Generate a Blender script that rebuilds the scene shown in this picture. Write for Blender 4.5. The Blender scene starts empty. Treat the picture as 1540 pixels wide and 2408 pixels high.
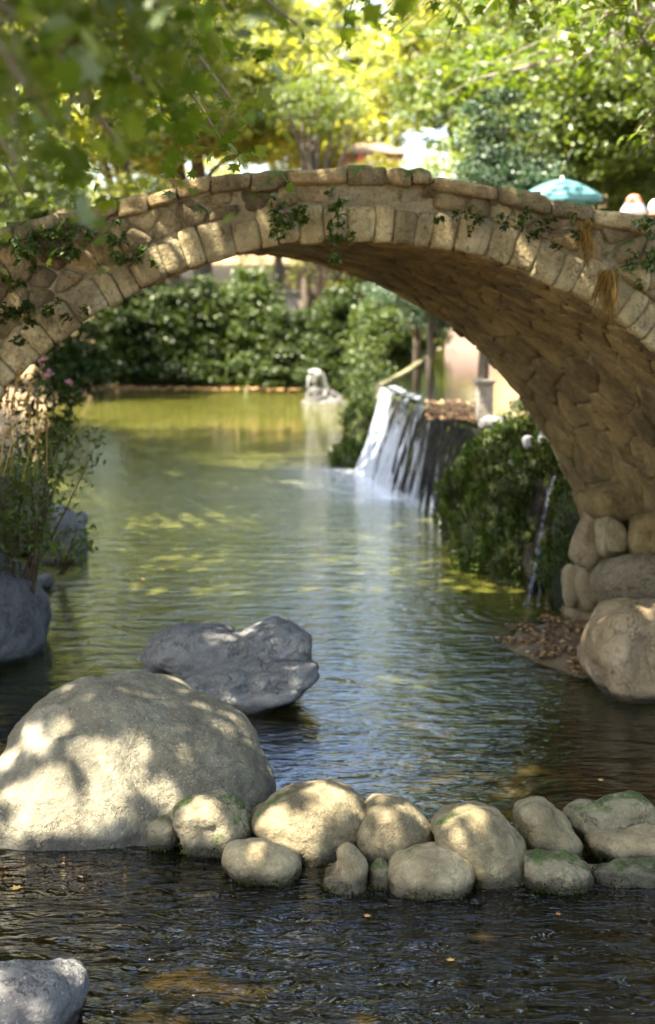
import bpy, bmesh, math, random
import numpy as np
from mathutils import Vector, Matrix, noise as mn

R = math.radians
rnd = random.Random(7)
rs = np.random.RandomState(11)
sc = bpy.context.scene
col = sc.collection

# ------------------------------------------------------------------ camera
PITCH = math.atan(504 / 3308)
CP, SP, F, CH = math.cos(PITCH), math.sin(PITCH), 3308.0, 3.0
cd = bpy.data.cameras.new('camera')
cd.sensor_fit = 'VERTICAL'; cd.sensor_height = 36; cd.sensor_width = 36
cd.lens = F * 36 / 2408
cd.clip_start = .05; cd.clip_end = 900
cd.dof.use_dof = True; cd.dof.focus_distance = 6.9; cd.dof.aperture_fstop = 1.7
cam = bpy.data.objects.new('camera', cd); col.objects.link(cam)
cam.location = (0, 0, CH); cam.rotation_euler = (R(90) - PITCH, 0, 0)
sc.camera = cam

# ------------------------------------------------------------------ light
SUN_EL, SUN_AZ = R(60), R(-122)          # azimuth clockwise from +Y
w = bpy.data.worlds.new('World'); sc.world = w; w.use_nodes = True
nt = w.node_tree; nt.nodes.clear()
sky = nt.nodes.new('ShaderNodeTexSky'); sky.sky_type = 'NISHITA'; sky.sun_disc = False
sky.sun_elevation = SUN_EL; sky.sun_rotation = SUN_AZ; sky.dust_density = 3; sky.ozone_density = 1.0
bg = nt.nodes.new('ShaderNodeBackground'); bg.inputs[1].default_value = .12
wo = nt.nodes.new('ShaderNodeOutputWorld')
nt.links.new(sky.outputs[0], bg.inputs[0]); nt.links.new(bg.outputs[0], wo.inputs[0])
sd = bpy.data.lights.new('sun', 'SUN'); sd.energy = 5; sd.angle = R(.53); sd.color = (1, .92, .79)
sun = bpy.data.objects.new('sun', sd); col.objects.link(sun)
S = Vector((math.sin(SUN_AZ) * math.cos(SUN_EL), math.cos(SUN_AZ) * math.cos(SUN_EL), math.sin(SUN_EL)))
sun.rotation_euler = S.to_track_quat('Z', 'Y').to_euler()
sc.view_settings.view_transform = 'Standard'; sc.view_settings.look = 'None'
sc.view_settings.exposure = 2.98; sc.view_settings.gamma = 1
sc.render.engine = 'CYCLES'
cy = sc.cycles
cy.use_denoising = True; cy.max_bounces = 8; cy.diffuse_bounces = 4; cy.glossy_bounces = 3
cy.transmission_bounces = 5; cy.transparent_max_bounces = 10; cy.caustics_reflective = False; cy.caustics_refractive = False
cy.sample_clamp_indirect = 6

# ------------------------------------------------------------------ pixel helpers (picture 1540 x 2408)
def ray(px, py):
    a = (px - 770) / F; b = (1204 - py) / F
    return Vector((a, CP + b * SP, -SP + b * CP))
def at_depth(px, py, zc): return Vector((0, 0, CH)) + ray(px, py) * zc
def at_y(px, py, Y): d = ray(px, py); return Vector((0, 0, CH)) + d * (Y / d.y)
def at_z(px, py, z=0): d = ray(px, py); return Vector((0, 0, CH)) + d * ((z - CH) / d.z)
def interp(x, xs, ys): return float(np.interp(x, xs, ys))

# ------------------------------------------------------------------ object helpers
def tag(o, label=None, cat=None, group=None, kind=None):
    if label: o['label'] = label
    if cat: o['category'] = cat
    if group: o['group'] = group
    if kind: o['kind'] = kind
    return o
def empty(name, loc=(0, 0, 0)):
    o = bpy.data.objects.new(name, None); col.objects.link(o); o.location = loc; o.empty_display_size = .2; return o
def mesh_np(name, V, Fc, mat, parent=None, smooth=True):
    """V (n,3) array, Fc list/array of equal-length faces or list of mixed"""
    me = bpy.data.meshes.new(name)
    V = np.asarray(V, dtype=np.float32)
    if isinstance(Fc, np.ndarray):
        k = Fc.shape[1]; n = len(Fc)
        me.vertices.add(len(V)); me.vertices.foreach_set('co', V.ravel())
        me.loops.add(n * k); me.loops.foreach_set('vertex_index', Fc.astype(np.int32).ravel())
        me.polygons.add(n)
        me.polygons.foreach_set('loop_start', np.arange(0, n * k, k, dtype=np.int32))
        me.polygons.foreach_set('loop_total', np.full(n, k, dtype=np.int32))
        me.update(calc_edges=True)
    else:
        me.from_pydata([tuple(map(float, v)) for v in V], [], Fc); me.update()
    me.polygons.foreach_set('use_smooth', np.full(len(me.polygons), smooth, dtype=bool))
    me.validate()
    return link_mesh(name, me, mat, parent)
def link_mesh(name, me, mat, parent=None):
    if mat: me.materials.append(mat)
    o = bpy.data.objects.new(name, me); col.objects.link(o)
    if parent:
        o.parent = parent
        o.matrix_parent_inverse = Matrix.Translation(parent.location).inverted()
    return o
class MB:
    def __init__(s): s.v = []; s.f = []
    def add(s, V, Fc):
        n = len(s.v); s.v.extend([tuple(v) for v in V]); s.f.extend([tuple(i + n for i in f) for f in Fc])
    def box(s, c, h, rz=0):
        cz, sz = math.cos(rz), math.sin(rz); V = []
        for x in (-1, 1):
            for y in (-1, 1):
                for z in (-1, 1):
                    a, b = x * h[0], y * h[1]
                    V.append((c[0] + a * cz - b * sz, c[1] + a * sz + b * cz, c[2] + z * h[2]))
        s.add(V, [(0, 1, 3, 2), (4, 6, 7, 5), (0, 4, 5, 1), (2, 3, 7, 6), (0, 2, 6, 4), (1, 5, 7, 3)])
    def tube(s, pts, rad, n=6):
        pts = [Vector(p) for p in pts]; V = []; Fc = []
        for i, p in enumerate(pts):
            t = (pts[min(i + 1, len(pts) - 1)] - pts[max(i - 1, 0)]).normalized()
            a = t.orthogonal().normalized() if i == 0 else (a - t * a.dot(t)).normalized()
            b = t.cross(a); r = rad[i] if hasattr(rad, '__len__') else rad
            for k in range(n):
                an = 2 * math.pi * k / n; V.append(p + (a * math.cos(an) + b * math.sin(an)) * r)
        for i in range(len(pts) - 1):
            for k in range(n):
                k2 = (k + 1) % n; Fc.append((i * n + k, i * n + k2, (i + 1) * n + k2, (i + 1) * n + k))
        Fc.append(tuple(range(n))[::-1]); Fc.append(tuple((len(pts) - 1) * n + k for k in range(n)))
        s.add(V, Fc)
    def lathe(s, prof, c=(0, 0, 0), n=20):
        V = []; Fc = []
        for r, z in prof:
            for k in range(n):
                an = 2 * math.pi * k / n; V.append((c[0] + r * math.cos(an), c[1] + r * math.sin(an), c[2] + z))
        for i in range(len(prof) - 1):
            for k in range(n):
                k2 = (k + 1) % n; Fc.append((i * n + k, i * n + k2, (i + 1) * n + k2, (i + 1) * n + k))
        s.add(V, Fc)
    def ell(s, c, r, rot=None, n=12):
        V = []; Fc = []; M = rot or Matrix.Identity(3)
        for i in range(1, n):
            th = math.pi * i / n
            for k in range(2 * n):
                ph = math.pi * k / n
                V.append(Vector(c) + M @ Vector((r[0] * math.sin(th) * math.cos(ph), r[1] * math.sin(th) * math.sin(ph), r[2] * math.cos(th))))
        m = 2 * n
        for i in range(n - 2):
            for k in range(m): Fc.append((i * m + k, (i + 1) * m + k, (i + 1) * m + (k + 1) % m, i * m + (k + 1) % m))
        V.append(Vector(c) + M @ Vector((0, 0, r[2]))); V.append(Vector(c) - M @ Vector((0, 0, r[2])))
        a = len(V) - 2
        for k in range(m): Fc.append((a, k, (k + 1) % m)); Fc.append((a + 1, (n - 2) * m + (k + 1) % m, (n - 2) * m + k))
        s.add(V, Fc)
    def build(s, name, mat, parent=None, smooth=True): return mesh_np(name, s.v, s.f, mat, parent, smooth)

# ------------------------------------------------------------------ material helpers
def newmat(name):
    m = bpy.data.materials.new(name); m.use_nodes = True; t = m.node_tree; t.nodes.clear()
    out = t.nodes.new('ShaderNodeOutputMaterial'); return m, t, out
def N(t, typ, **kw):
    n = t.nodes.new(typ)
    for k, v in kw.items():
        if k in ('op',): n.operation = v
        elif k == 'blend': n.blend_type = v
        elif hasattr(n, k) and k not in ('Scale', 'Detail'): setattr(n, k, v)
        else: n.inputs[k].default_value = v
    return n
def noise(t, scale, detail=4, rough=.55, vec=None, dist=0):
    n = t.nodes.new('ShaderNodeTexNoise'); n.inputs['Scale'].default_value = scale; n.inputs['Detail'].default_value = detail
    n.inputs['Roughness'].default_value = rough; n.inputs['Distortion'].default_value = dist
    if vec is not None: t.links.new(vec, n.inputs['Vector'])
    return n.outputs['Fac']
def ramp(t, fac, stops, interp_='LINEAR'):
    r = t.nodes.new('ShaderNodeValToRGB'); t.links.new(fac, r.inputs[0]); e = r.color_ramp.elements
    r.color_ramp.interpolation = interp_
    while len(e) < len(stops): e.new(.5)
    for k, (p, c) in enumerate(stops):
        e[k].position = p; e[k].color = (c[0], c[1], c[2], 1) if hasattr(c, '__len__') else (c, c, c, 1)
    return r.outputs[0]
def mix(t, fac, a, b, blend='MIX'):
    m = t.nodes.new('ShaderNodeMix'); m.data_type = 'RGBA'; m.blend_type = blend
    if isinstance(fac, (int, float)): m.inputs[0].default_value = fac
    else: t.links.new(fac, m.inputs[0])
    for s_, v in ((6, a), (7, b)):
        if hasattr(v, 'node'): t.links.new(v, m.inputs[s_])
        else: m.inputs[s_].default_value = (v[0], v[1], v[2], 1)
    return m.outputs[2]
def math_(t, op, a, b=None, clamp=False):
    m = t.nodes.new('ShaderNodeMath'); m.operation = op; m.use_clamp = clamp
    for i, v in ((0, a), (1, b)):
        if v is None: continue
        if hasattr(v, 'node'): t.links.new(v, m.inputs[i])
        else: m.inputs[i].default_value = v
    return m.outputs[0]
def maprange(t, v, a, b, c=0, d=1):
    m = t.nodes.new('ShaderNodeMapRange'); t.links.new(v, m.inputs[0])
    for i, x in enumerate((a, b, c, d)): m.inputs[i + 1].default_value = x
    return m.outputs[0]
def coords(t, scale=(1, 1, 1), kind='Object', rot=(0, 0, 0)):
    c = t.nodes.new('ShaderNodeTexCoord'); m = t.nodes.new('ShaderNodeMapping'); t.links.new(c.outputs[kind], m.inputs[0])
    m.inputs['Scale'].default_value = scale; m.inputs['Rotation'].default_value = rot
    return m.outputs[0]
def sepxyz(t, kind='Position'):
    g = t.nodes.new('ShaderNodeNewGeometry'); s_ = t.nodes.new('ShaderNodeSeparateXYZ'); t.links.new(g.outputs[kind], s_.inputs[0]); return s_.outputs
def bump(t, h, strength=.5, dist=.02, nrm=None):
    b = t.nodes.new('ShaderNodeBump'); b.inputs['Strength'].default_value = strength; b.inputs['Distance'].default_value = dist
    t.links.new(h, b.inputs['Height'])
    if nrm is not None: t.links.new(nrm, b.inputs['Normal'])
    return b.outputs[0]
def island(t): return t.nodes.new('ShaderNodeNewGeometry').outputs['Random Per Island']
def principled(t, out, colr, rough=.8, nrm=None, spec=.3):
    p = t.nodes.new('ShaderNodeBsdfPrincipled')
    if hasattr(colr, 'node'): t.links.new(colr, p.inputs['Base Color'])
    else: p.inputs['Base Color'].default_value = (*colr, 1)
    if hasattr(rough, 'node'): t.links.new(rough, p.inputs['Roughness'])
    else: p.inputs['Roughness'].default_value = rough
    p.inputs['Specular IOR Level'].default_value = spec
    if nrm is not None: t.links.new(nrm, p.inputs['Normal'])
    t.links.new(p.outputs[0], out.inputs[0]); return p

def rock_mat(name, c1, c2, c3, moss=0, scale=1., vary=.0, wet=True, mossc=((.035, .05, .012), (.09, .12, .025)), bd=.05, stain=0., cracks=.55, objvary=False, spec=.3):
    m, t, out = newmat(name); v = coords(t)
    big = noise(t, 2.2 * scale, 5, .6, v); fine = noise(t, 28 * scale, 5, .7, v); sp = noise(t, 90 * scale, 2, .6, v)
    c = ramp(t, big, [(.3, c1), (.52, c2), (.72, c3)])
    c = mix(t, .55, c, ramp(t, fine, [(.3, .55), (.5, .95), (.7, 1.25)]), 'MULTIPLY')
    c = mix(t, ramp(t, sp, [(.62, 0.), (.72, .5)]), c, (.5, .48, .4))
    if vary:
        i = island(t); c = mix(t, vary, c, ramp(t, i, [(0, (.45, .42, .38)), (.3, (.8, .74, .66)), (.55, (1.05, 1, .95)), (.8, (1.3, 1.2, 1)), (1, (1.7, 1.65, 1.55))]), 'MULTIPLY')
    if objvary: c = mix(t, .8, c, ramp(t, t.nodes.new('ShaderNodeObjectInfo').outputs['Random'], [(0, (.62, .60, .55)), (.35, (.9, .88, .78)), (.7, (1.12, 1.05, .95)), (1, (1.35, 1.3, 1.2))]), 'MULTIPLY')
    ck = math_(t, 'ABSOLUTE', math_(t, 'SUBTRACT', noise(t, 1.7 * scale, 6, .72, v, .3), .5))
    crack = ramp(t, ck, [(.0, 0.), (.008, 1.)])
    c = mix(t, cracks, c, crack, 'MULTIPLY')
    if stain:
        sn = noise(t, 2.6, 5, .65, coords(t, (1, 1, .45)), .6)
        c = mix(t, stain, c, ramp(t, sn, [(.36, (.30, .27, .22)), (.5, (.85, .82, .75)), (.66, (1.25, 1.22, 1.15))]), 'MULTIPLY')
    if moss:
        g = sepxyz(t, 'Normal'); mm = math_(t, 'ADD', noise(t, 3.5, 6, .7, v), math_(t, 'MULTIPLY', g[2], .12))
        mfac = ramp(t, mm, [(.66 - moss * .25, 0.), (.74 - moss * .25, 1.)])
        c = mix(t, mfac, c, ramp(t, noise(t, 30, 3, .6, v), [(.3, mossc[0]), (.7, mossc[1])]))
    rough = .85
    if wet:
        z = sepxyz(t)[2]; wz = math_(t, 'ADD', z, math_(t, 'MULTIPLY', math_(t, 'SUBTRACT', noise(t, 6, 3, .6, v), .5), .1))
        wf = maprange(t, wz, .045, .10, 1, 0)
        c = mix(t, math_(t, 'MULTIPLY', wf, .8), c, (.012, .011, .006)); rough = maprange(t, wf, 0, 1, .85, .3)
    h = math_(t, 'ADD', math_(t, 'ADD', math_(t, 'MULTIPLY', noise(t, 7 * scale, 8, .62, v), 1.), math_(t, 'MULTIPLY', fine, .35)), math_(t, 'MULTIPLY', crack, .45 * cracks))
    principled(t, out, c, rough, bump(t, h, .8, bd), spec); return m

def leaf_mat(name, ca, cb, cc, trans=.5, gloss=.35, rough=.4, tcol=(1.5, 1.35, .35)):
    m, t, out = newmat(name); i = island(t)
    c = ramp(t, i, [(0, ca), (.5, cb), (1, cc)])
    d = t.nodes.new('ShaderNodeBsdfDiffuse'); tr = t.nodes.new('ShaderNodeBsdfTranslucent')
    t.links.new(c, d.inputs[0]); t.links.new(mix(t, 1., c, tcol, 'MULTIPLY'), tr.inputs[0])
    a = t.nodes.new('ShaderNodeMixShader'); a.inputs[0].default_value = trans
    t.links.new(d.outputs[0], a.inputs[1]); t.links.new(tr.outputs[0], a.inputs[2])
    g = t.nodes.new('ShaderNodeBsdfGlossy'); g.inputs['Roughness'].default_value = rough + .22; g.inputs[0].default_value = (1, 1, .88, 1)
    b = t.nodes.new('ShaderNodeMixShader'); f = t.nodes.new('ShaderNodeFresnel'); f.inputs[0].default_value = 1.45
    t.links.new(math_(t, 'MULTIPLY', f.outputs[0], gloss * .11), b.inputs[0]); t.links.new(a.outputs[0], b.inputs[1]); t.links.new(g.outputs[0], b.inputs[2])
    t.links.new(b.outputs[0], out.inputs[0]); return m

def plain_mat(name, c1, c2, scale=6, rough=.8, bs=.4, bd=.01, stretch=(1, 1, 1)):
    m, t, out = newmat(name); v = coords(t, stretch)
    n = noise(t, scale, 5, .6, v)
    principled(t, out, ramp(t, n, [(.3, c1), (.7, c2)]), rough, bump(t, noise(t, scale * 4, 5, .6, v), bs, bd)); return m

# materials -------------------------------------------------------
M = {}
M['stone'] = rock_mat('bridge stone', (.14, .105, .052), (.215, .17, .09), (.31, .26, .16), moss=.36, scale=1.5, vary=.8, stain=.85, wet=True)
M['ringstone'] = rock_mat('arch ring stone', (.24, .19, .095), (.33, .275, .15), (.43, .38, .24), moss=.16, scale=1.5, vary=.35, stain=.75, wet=True)
M['soffit'] = rock_mat('soffit stone', (.19, .13, .05), (.29, .21, .085), (.39, .29, .135), moss=0, scale=1.7, vary=.38, bd=.10, stain=.7)
M['mortar'] = rock_mat('lime mortar', (.17, .135, .07), (.23, .185, .10), (.29, .24, .145), moss=.3, scale=1.5)
M['footing'] = rock_mat('footing stone', (.19, .13, .06), (.28, .205, .11), (.38, .30, .18), moss=.03, scale=1.)
M['darkrock'] = rock_mat('dark footing stone', (.12, .09, .05), (.17, .13, .075), (.22, .18, .11), moss=.0, scale=1.)
M['granite'] = rock_mat('boulder granite', (.10, .09, .06), (.155, .14, .095), (.25, .235, .18), moss=.0, scale=.9, stain=.45, bd=.05, cracks=.3)
M['slate'] = rock_mat('grey limestone', (.11, .105, .095), (.16, .155, .14), (.22, .215, .195), moss=0, scale=.8)
M['cobble'] = rock_mat('stream stone', (.19, .155, .09), (.27, .23, .14), (.36, .32, .22), moss=.06, scale=1.2, stain=.6, bd=.035, cracks=.25, objvary=True)
M['cobblemoss'] = rock_mat('mossy stream stone', (.15, .125, .07), (.23, .195, .115), (.34, .30, .20), moss=.42, scale=1.2)
M['leftrock'] = rock_mat('grey bank rock', (.085, .08, .075), (.13, .125, .115), (.19, .185, .17), moss=.04, scale=.9)
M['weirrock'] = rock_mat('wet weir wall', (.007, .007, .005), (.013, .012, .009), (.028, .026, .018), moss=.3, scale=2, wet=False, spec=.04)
M['mossrock'] = rock_mat('moss drape', (.025, .03, .012), (.035, .045, .014), (.05, .06, .02), moss=.75, scale=2, wet=False, mossc=((.02, .032, .008), (.075, .10, .02)))
M['pale'] = rock_mat('pale dry rock', (.4, .38, .36), (.5, .48, .46), (.6, .58, .56), wet=False)
M['statue'] = rock_mat('shaded statue stone', (.07, .066, .058), (.10, .096, .085), (.15, .145, .13), scale=2, wet=False)  # darkened: the shade on the body is put into its colour
M['litstone'] = rock_mat('sunlit hair stone', (.2, .2, .19), (.27, .27, .26), (.34, .34, .33), scale=2, wet=False)  # lighter copy: sunlight on top of the head painted as hair colour
M['bark'] = plain_mat('bark', (.06, .045, .03), (.13, .10, .07), 5, .9, .8, .04, (3, 3, .7))
M['planebark'] = plain_mat('plane tree bark', (.12, .10, .065), (.26, .24, .18), 4, .85, .5, .02)
M['paleplane'] = plain_mat('pale sunlit bark', (.3, .28, .2), (.5, .46, .36), 3, .85, .5, .02)
M['stem'] = plain_mat('stem', (.07, .05, .03), (.14, .10, .05), 20, .8)
M['litter'] = plain_mat('leaf', (.2, .10, .03), (.34, .2, .07), 3, .6)
def litter_mat():
    m, t, out = newmat('fallen leaves'); i = island(t)
    principled(t, out, ramp(t, i, [(0, (.05, .025, .012)), (.3, (.14, .06, .025)), (.6, (.25, .13, .05)), (.85, (.4, .25, .09)), (1, (.5, .38, .2))]), .6); return m
M['litter'] = litter_mat()
def fl_mat():
    m, t, out = newmat('floating leaf'); i = island(t)
    oi = t.nodes.new('ShaderNodeObjectInfo')
    principled(t, out, ramp(t, oi.outputs['Random'], [(0, (.35, .13, .03)), (.4, (.5, .28, .06)), (.8, (.55, .42, .12)), (1, (.55, .5, .35))]), .5); return m
M['floating'] = fl_mat()
M['planeleaf'] = leaf_mat('plane leaf', (.05, .09, .014), (.08, .13, .02), (.14, .18, .03), .6, .5, .38)
M['leaf_bright'] = leaf_mat('bright leaf', (.18, .22, .06), (.24, .28, .085), (.32, .33, .13), .6, .7, .35)
M['leaf_mid'] = leaf_mat('mid leaf', (.06, .10, .025), (.10, .15, .035), (.16, .20, .055), .5, .8, .32)
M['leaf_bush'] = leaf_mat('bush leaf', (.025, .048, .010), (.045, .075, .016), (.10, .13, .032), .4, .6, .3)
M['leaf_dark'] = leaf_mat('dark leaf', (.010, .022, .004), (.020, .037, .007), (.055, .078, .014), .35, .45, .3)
M['leaf_blue'] = leaf_mat('bluish leaf', (.03, .06, .035), (.05, .085, .05), (.07, .11, .055), .35, .8, .35, (1.1, 1.25, .7))
M['leaf_yellow'] = leaf_mat('yellow leaf', (.12, .13, .015), (.17, .17, .025), (.25, .22, .03), .6, .5, .4)
M['moss'] = leaf_mat('moss tuft', (.012, .020, .004), (.030, .040, .008), (.07, .08, .016), .35, .25, .5)
M['straw'] = leaf_mat('dry grass', (.30, .19, .06), (.4, .27, .10), (.5, .36, .16), .4, .3, .5, (1.1, 1, .7))
M['orange'] = leaf_mat('rusty dry fronds', (.12, .07, .018), (.19, .11, .03), (.26, .17, .055), .4, .1, .6, (1.1, 1, .7))
M['pink'] = leaf_mat('pink petal', (.5, .2, .25), (.6, .3, .35), (.65, .4, .42), .4, .2, .5, (1, 1, 1))
M['plaster'] = plain_mat('rose plaster', (.26, .18, .145), (.32, .23, .19), 1.5, .9)
M['white'] = plain_mat('white paint', (.5, .5, .51), (.56, .56, .56), 3, .6, .1)
M['blue'] = plain_mat('blue paint', (.10, .2, .5), (.14, .26, .6), 3, .5, .1)
M['roof'] = plain_mat('roof tile', (.15, .09, .06), (.2, .13, .09), 9, .8)
M['teal'] = plain_mat('teal canvas', (.05, .135, .14), (.08, .19, .19), 2, .7, .2)
M['terracotta'] = plain_mat('terracotta', (.5, .16, .08), (.58, .22, .12), 6, .7, .2)
M['metal'] = plain_mat('dark metal', (.03, .03, .03), (.06, .06, .06), 9, .5, .1)
M['step'] = rock_mat('pale ledge', (.2, .175, .13), (.27, .24, .19), (.36, .33, .27), wet=False)

def water_mat(name, body, turb_near, turb_far, deep=False, rip=1.0):
    """clear to milky stream water over its bed, with wind and current ripples"""
    m, t, out = newmat(name)
    pos = t.nodes.new('ShaderNodeNewGeometry').outputs['Position']; xyz = t.nodes.new('ShaderNodeSeparateXYZ'); t.links.new(pos, xyz.inputs[0])
    def mp(scale, rot=0):
        q = t.nodes.new('ShaderNodeMapping'); q.inputs['Scale'].default_value = scale; q.inputs['Rotation'].default_value = (0, 0, rot); t.links.new(pos, q.inputs[0]); return q.outputs[0]
    n1 = noise(t, 2.0, 3, .5, mp((1.0, 2.3, 1)), .6)
    n2 = noise(t, 9, 3, .5, mp((.8, 1.8, 1), .12), .4)
    n3 = noise(t, 26, 2, .5, mp((1, 1.4, 1), -.3))
    near = maprange(t, xyz.outputs[1], 6.9, 8.2, 1, 0)        # the riffle below the stone row
    h = math_(t, 'ADD', math_(t, 'MULTIPLY', n1, .9), math_(t, 'ADD', math_(t, 'MULTIPLY', n2, .34), math_(t, 'MULTIPLY', n3, .04)))
    n4 = noise(t, 4.5, 3, .5, mp((.8, 2.0, 1), .3), .8)
    h = math_(t, 'ADD', h, math_(t, 'MULTIPLY', math_(t, 'MULTIPLY', n4, near), 2.4))
    fall = t.nodes.new('ShaderNodeVectorMath'); fall.operation = 'DISTANCE'; t.links.new(pos, fall.inputs[0]); fall.inputs[1].default_value = (.9, 22.5, 0)
    fz = maprange(t, fall.outputs['Value'], 1.0, 6.0, 1, 0)
    n5 = noise(t, 14, 3, .6, mp((.9, .9, 1), .2), .5)
    h = math_(t, 'ADD', h, math_(t, 'MULTIPLY', math_(t, 'MULTIPLY', n5, fz), .7))
    trick = t.nodes.new('ShaderNodeVectorMath'); trick.operation = 'DISTANCE'; t.links.new(pos, trick.inputs[0]); trick.inputs[1].default_value = (1.95, 13.3, 0)
    tz = maprange(t, trick.outputs['Value'], .1, 1.3, 1, 0)
    rings = math_(t, 'SINE', math_(t, 'MULTIPLY', trick.outputs['Value'], 38.)); h = math_(t, 'ADD', h, math_(t, 'MULTIPLY', math_(t, 'MULTIPLY', rings, tz), .10))
    nb = bump(t, h, 1. * rip, .032)
    gl = t.nodes.new('ShaderNodeBsdfGlossy'); gl.inputs['Roughness'].default_value = .03; t.links.new(nb, gl.inputs['Normal'])
    fr = t.nodes.new('ShaderNodeFresnel'); fr.inputs[0].default_value = 1.34; t.links.new(nb, fr.inputs['Normal'])
    tr = t.nodes.new('ShaderNodeBsdfTransparent'); tr.inputs[0].default_value = (.40, .36, .21, 1)
    df = t.nodes.new('ShaderNodeBsdfDiffuse')
    cl = ramp(t, noise(t, .35, 3, .5, mp((1, .5, 1))), [(.3, body[0]), (.7, body[1])])
    cl = mix(t, math_(t, 'MULTIPLY', fz, .45), cl, (.2, .24, .22))
    bx = math_(t, 'SUBTRACT', xyz.outputs[0], math_(t, 'ADD', 1.28, math_(t, 'MULTIPLY', math_(t, 'SUBTRACT', xyz.outputs[1], 20.5), -.177)))
    yy = math_(t, 'MULTIPLY', maprange(t, xyz.outputs[1], 20.0, 21.0), maprange(t, xyz.outputs[1], 25.6, 24.6))
    fo = math_(t, 'MULTIPLY', math_(t, 'MULTIPLY', maprange(t, math_(t, 'ADD', bx, math_(t, 'MULTIPLY', n5, .5)), -1.4, .05), yy), 1.)
    cl = mix(t, fo, cl, (.6, .64, .68))
    t.links.new(cl, df.inputs[0]); t.links.new(nb, df.inputs['Normal'])
    turb = maprange(t, xyz.outputs[1], 9.5, 17, turb_near, turb_far)  # milkiness; in the stream it also shows the painted golden reflection
    foam = maprange(t, fall.outputs['Value'], .6, 2.6, .8, 0)
    sp = maprange(t, trick.outputs['Value'], .03, .22, .7, 0)
    turb = math_(t, 'MAXIMUM', turb, math_(t, 'MAXIMUM', math_(t, 'MAXIMUM', foam, fo), sp))
    a = t.nodes.new('ShaderNodeMixShader'); t.links.new(turb, a.inputs[0]); t.links.new(tr.outputs[0], a.inputs[1]); t.links.new(df.outputs[0], a.inputs[2])
    b = t.nodes.new('ShaderNodeMixShader'); t.links.new(math_(t, 'MULTIPLY', fr.outputs[0], 1.75, True), b.inputs[0])
    t.links.new(a.outputs[0], b.inputs[1]); t.links.new(gl.outputs[0], b.inputs[2])
    t.links.new(b.outputs[0], out.inputs[0]); return m
M['water'] = water_mat('stream water', ((.19, .195, .028), (.29, .285, .06)), .0, .62)  # yellow body also paints the golden reflection of sunlit trees
M['upwater'] = water_mat('upper pool water', ((.05, .06, .03), (.06, .07, .035)), .4, .4, rip=.12)

def fall_mat():
    m, t, out = newmat('falling water'); v = coords(t, (1, 1.3, .12), 'Object')
    n = noise(t, 2.4, 5, .6, v, .5); n2 = noise(t, 9, 4, .65, v)
    c = math_(t, 'ADD', math_(t, 'MULTIPLY', n, .7), math_(t, 'MULTIPLY', n2, .3))
    xyz = sepxyz(t)
    # the sheet is thick over the low part of the lip (far end) and breaks into strands nearer
    k = maprange(t, xyz[1], 18.2, 25.2, -.11, .10)
    zt = maprange(t, xyz[2], 0, 1.4, .10, -.05)
    f = math_(t, 'ADD', math_(t, 'ADD', c, k), zt)
    al = ramp(t, f, [(.50, 0.0), (.575, .72)])
    d = t.nodes.new('ShaderNodeBsdfPrincipled'); d.inputs['Base Color'].default_value = (.33, .36, .40, 1); d.inputs['Roughness'].default_value = .4
    t.links.new(bump(t, c, .6, .05), d.inputs['Normal'])
    tr = t.nodes.new('ShaderNodeBsdfTransparent')
    a = t.nodes.new('ShaderNodeMixShader'); t.links.new(al, a.inputs[0]); t.links.new(tr.outputs[0], a.inputs[1]); t.links.new(d.outputs[0], a.inputs[2])
    t.links.new(a.outputs[0], out.inputs[0]); return m
M['fall'] = fall_mat()

def bed_mat():
    m, t, out = newmat('stream bed and banks'); v = coords(t)
    vo = t.nodes.new('ShaderNodeTexVoronoi'); vo.inputs['Scale'].default_value = 9; t.links.new(v, vo.inputs['Vector'])
    sv = t.nodes.new('ShaderNodeSeparateColor'); t.links.new(vo.outputs['Color'], sv.inputs[0])
    n = noise(t, .9, 5, .6, v)
    peb = ramp(t, sv.outputs[0], [(0, (.03, .022, .01)), (.5, (.06, .045, .02)), (.9, (.13, .10, .045)), (1, (.3, .24, .13))])
    silt = ramp(t, noise(t, 5, 5, .7, v), [(.3, (.04, .03, .012)), (.7, (.12, .09, .038))])
    wetc = mix(t, ramp(t, n, [(.42, 0.), (.58, 1.)]), silt, peb)
    soil = ramp(t, noise(t, 3, 6, .7, v), [(.3, (.10, .065, .03)), (.6, (.23, .16, .08)), (.75, (.36, .28, .17))])
    z = sepxyz(t)[2]
    c = mix(t, maprange(t, z, -.03, .05), wetc, soil)
    h = math_(t, 'ADD', noise(t, 12, 6, .7, v), math_(t, 'MULTIPLY', vo.outputs['Distance'], -.8))
    principled(t, out, c, .8, bump(t, h, .7, .04)); return m
M['bed'] = bed_mat()

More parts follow.
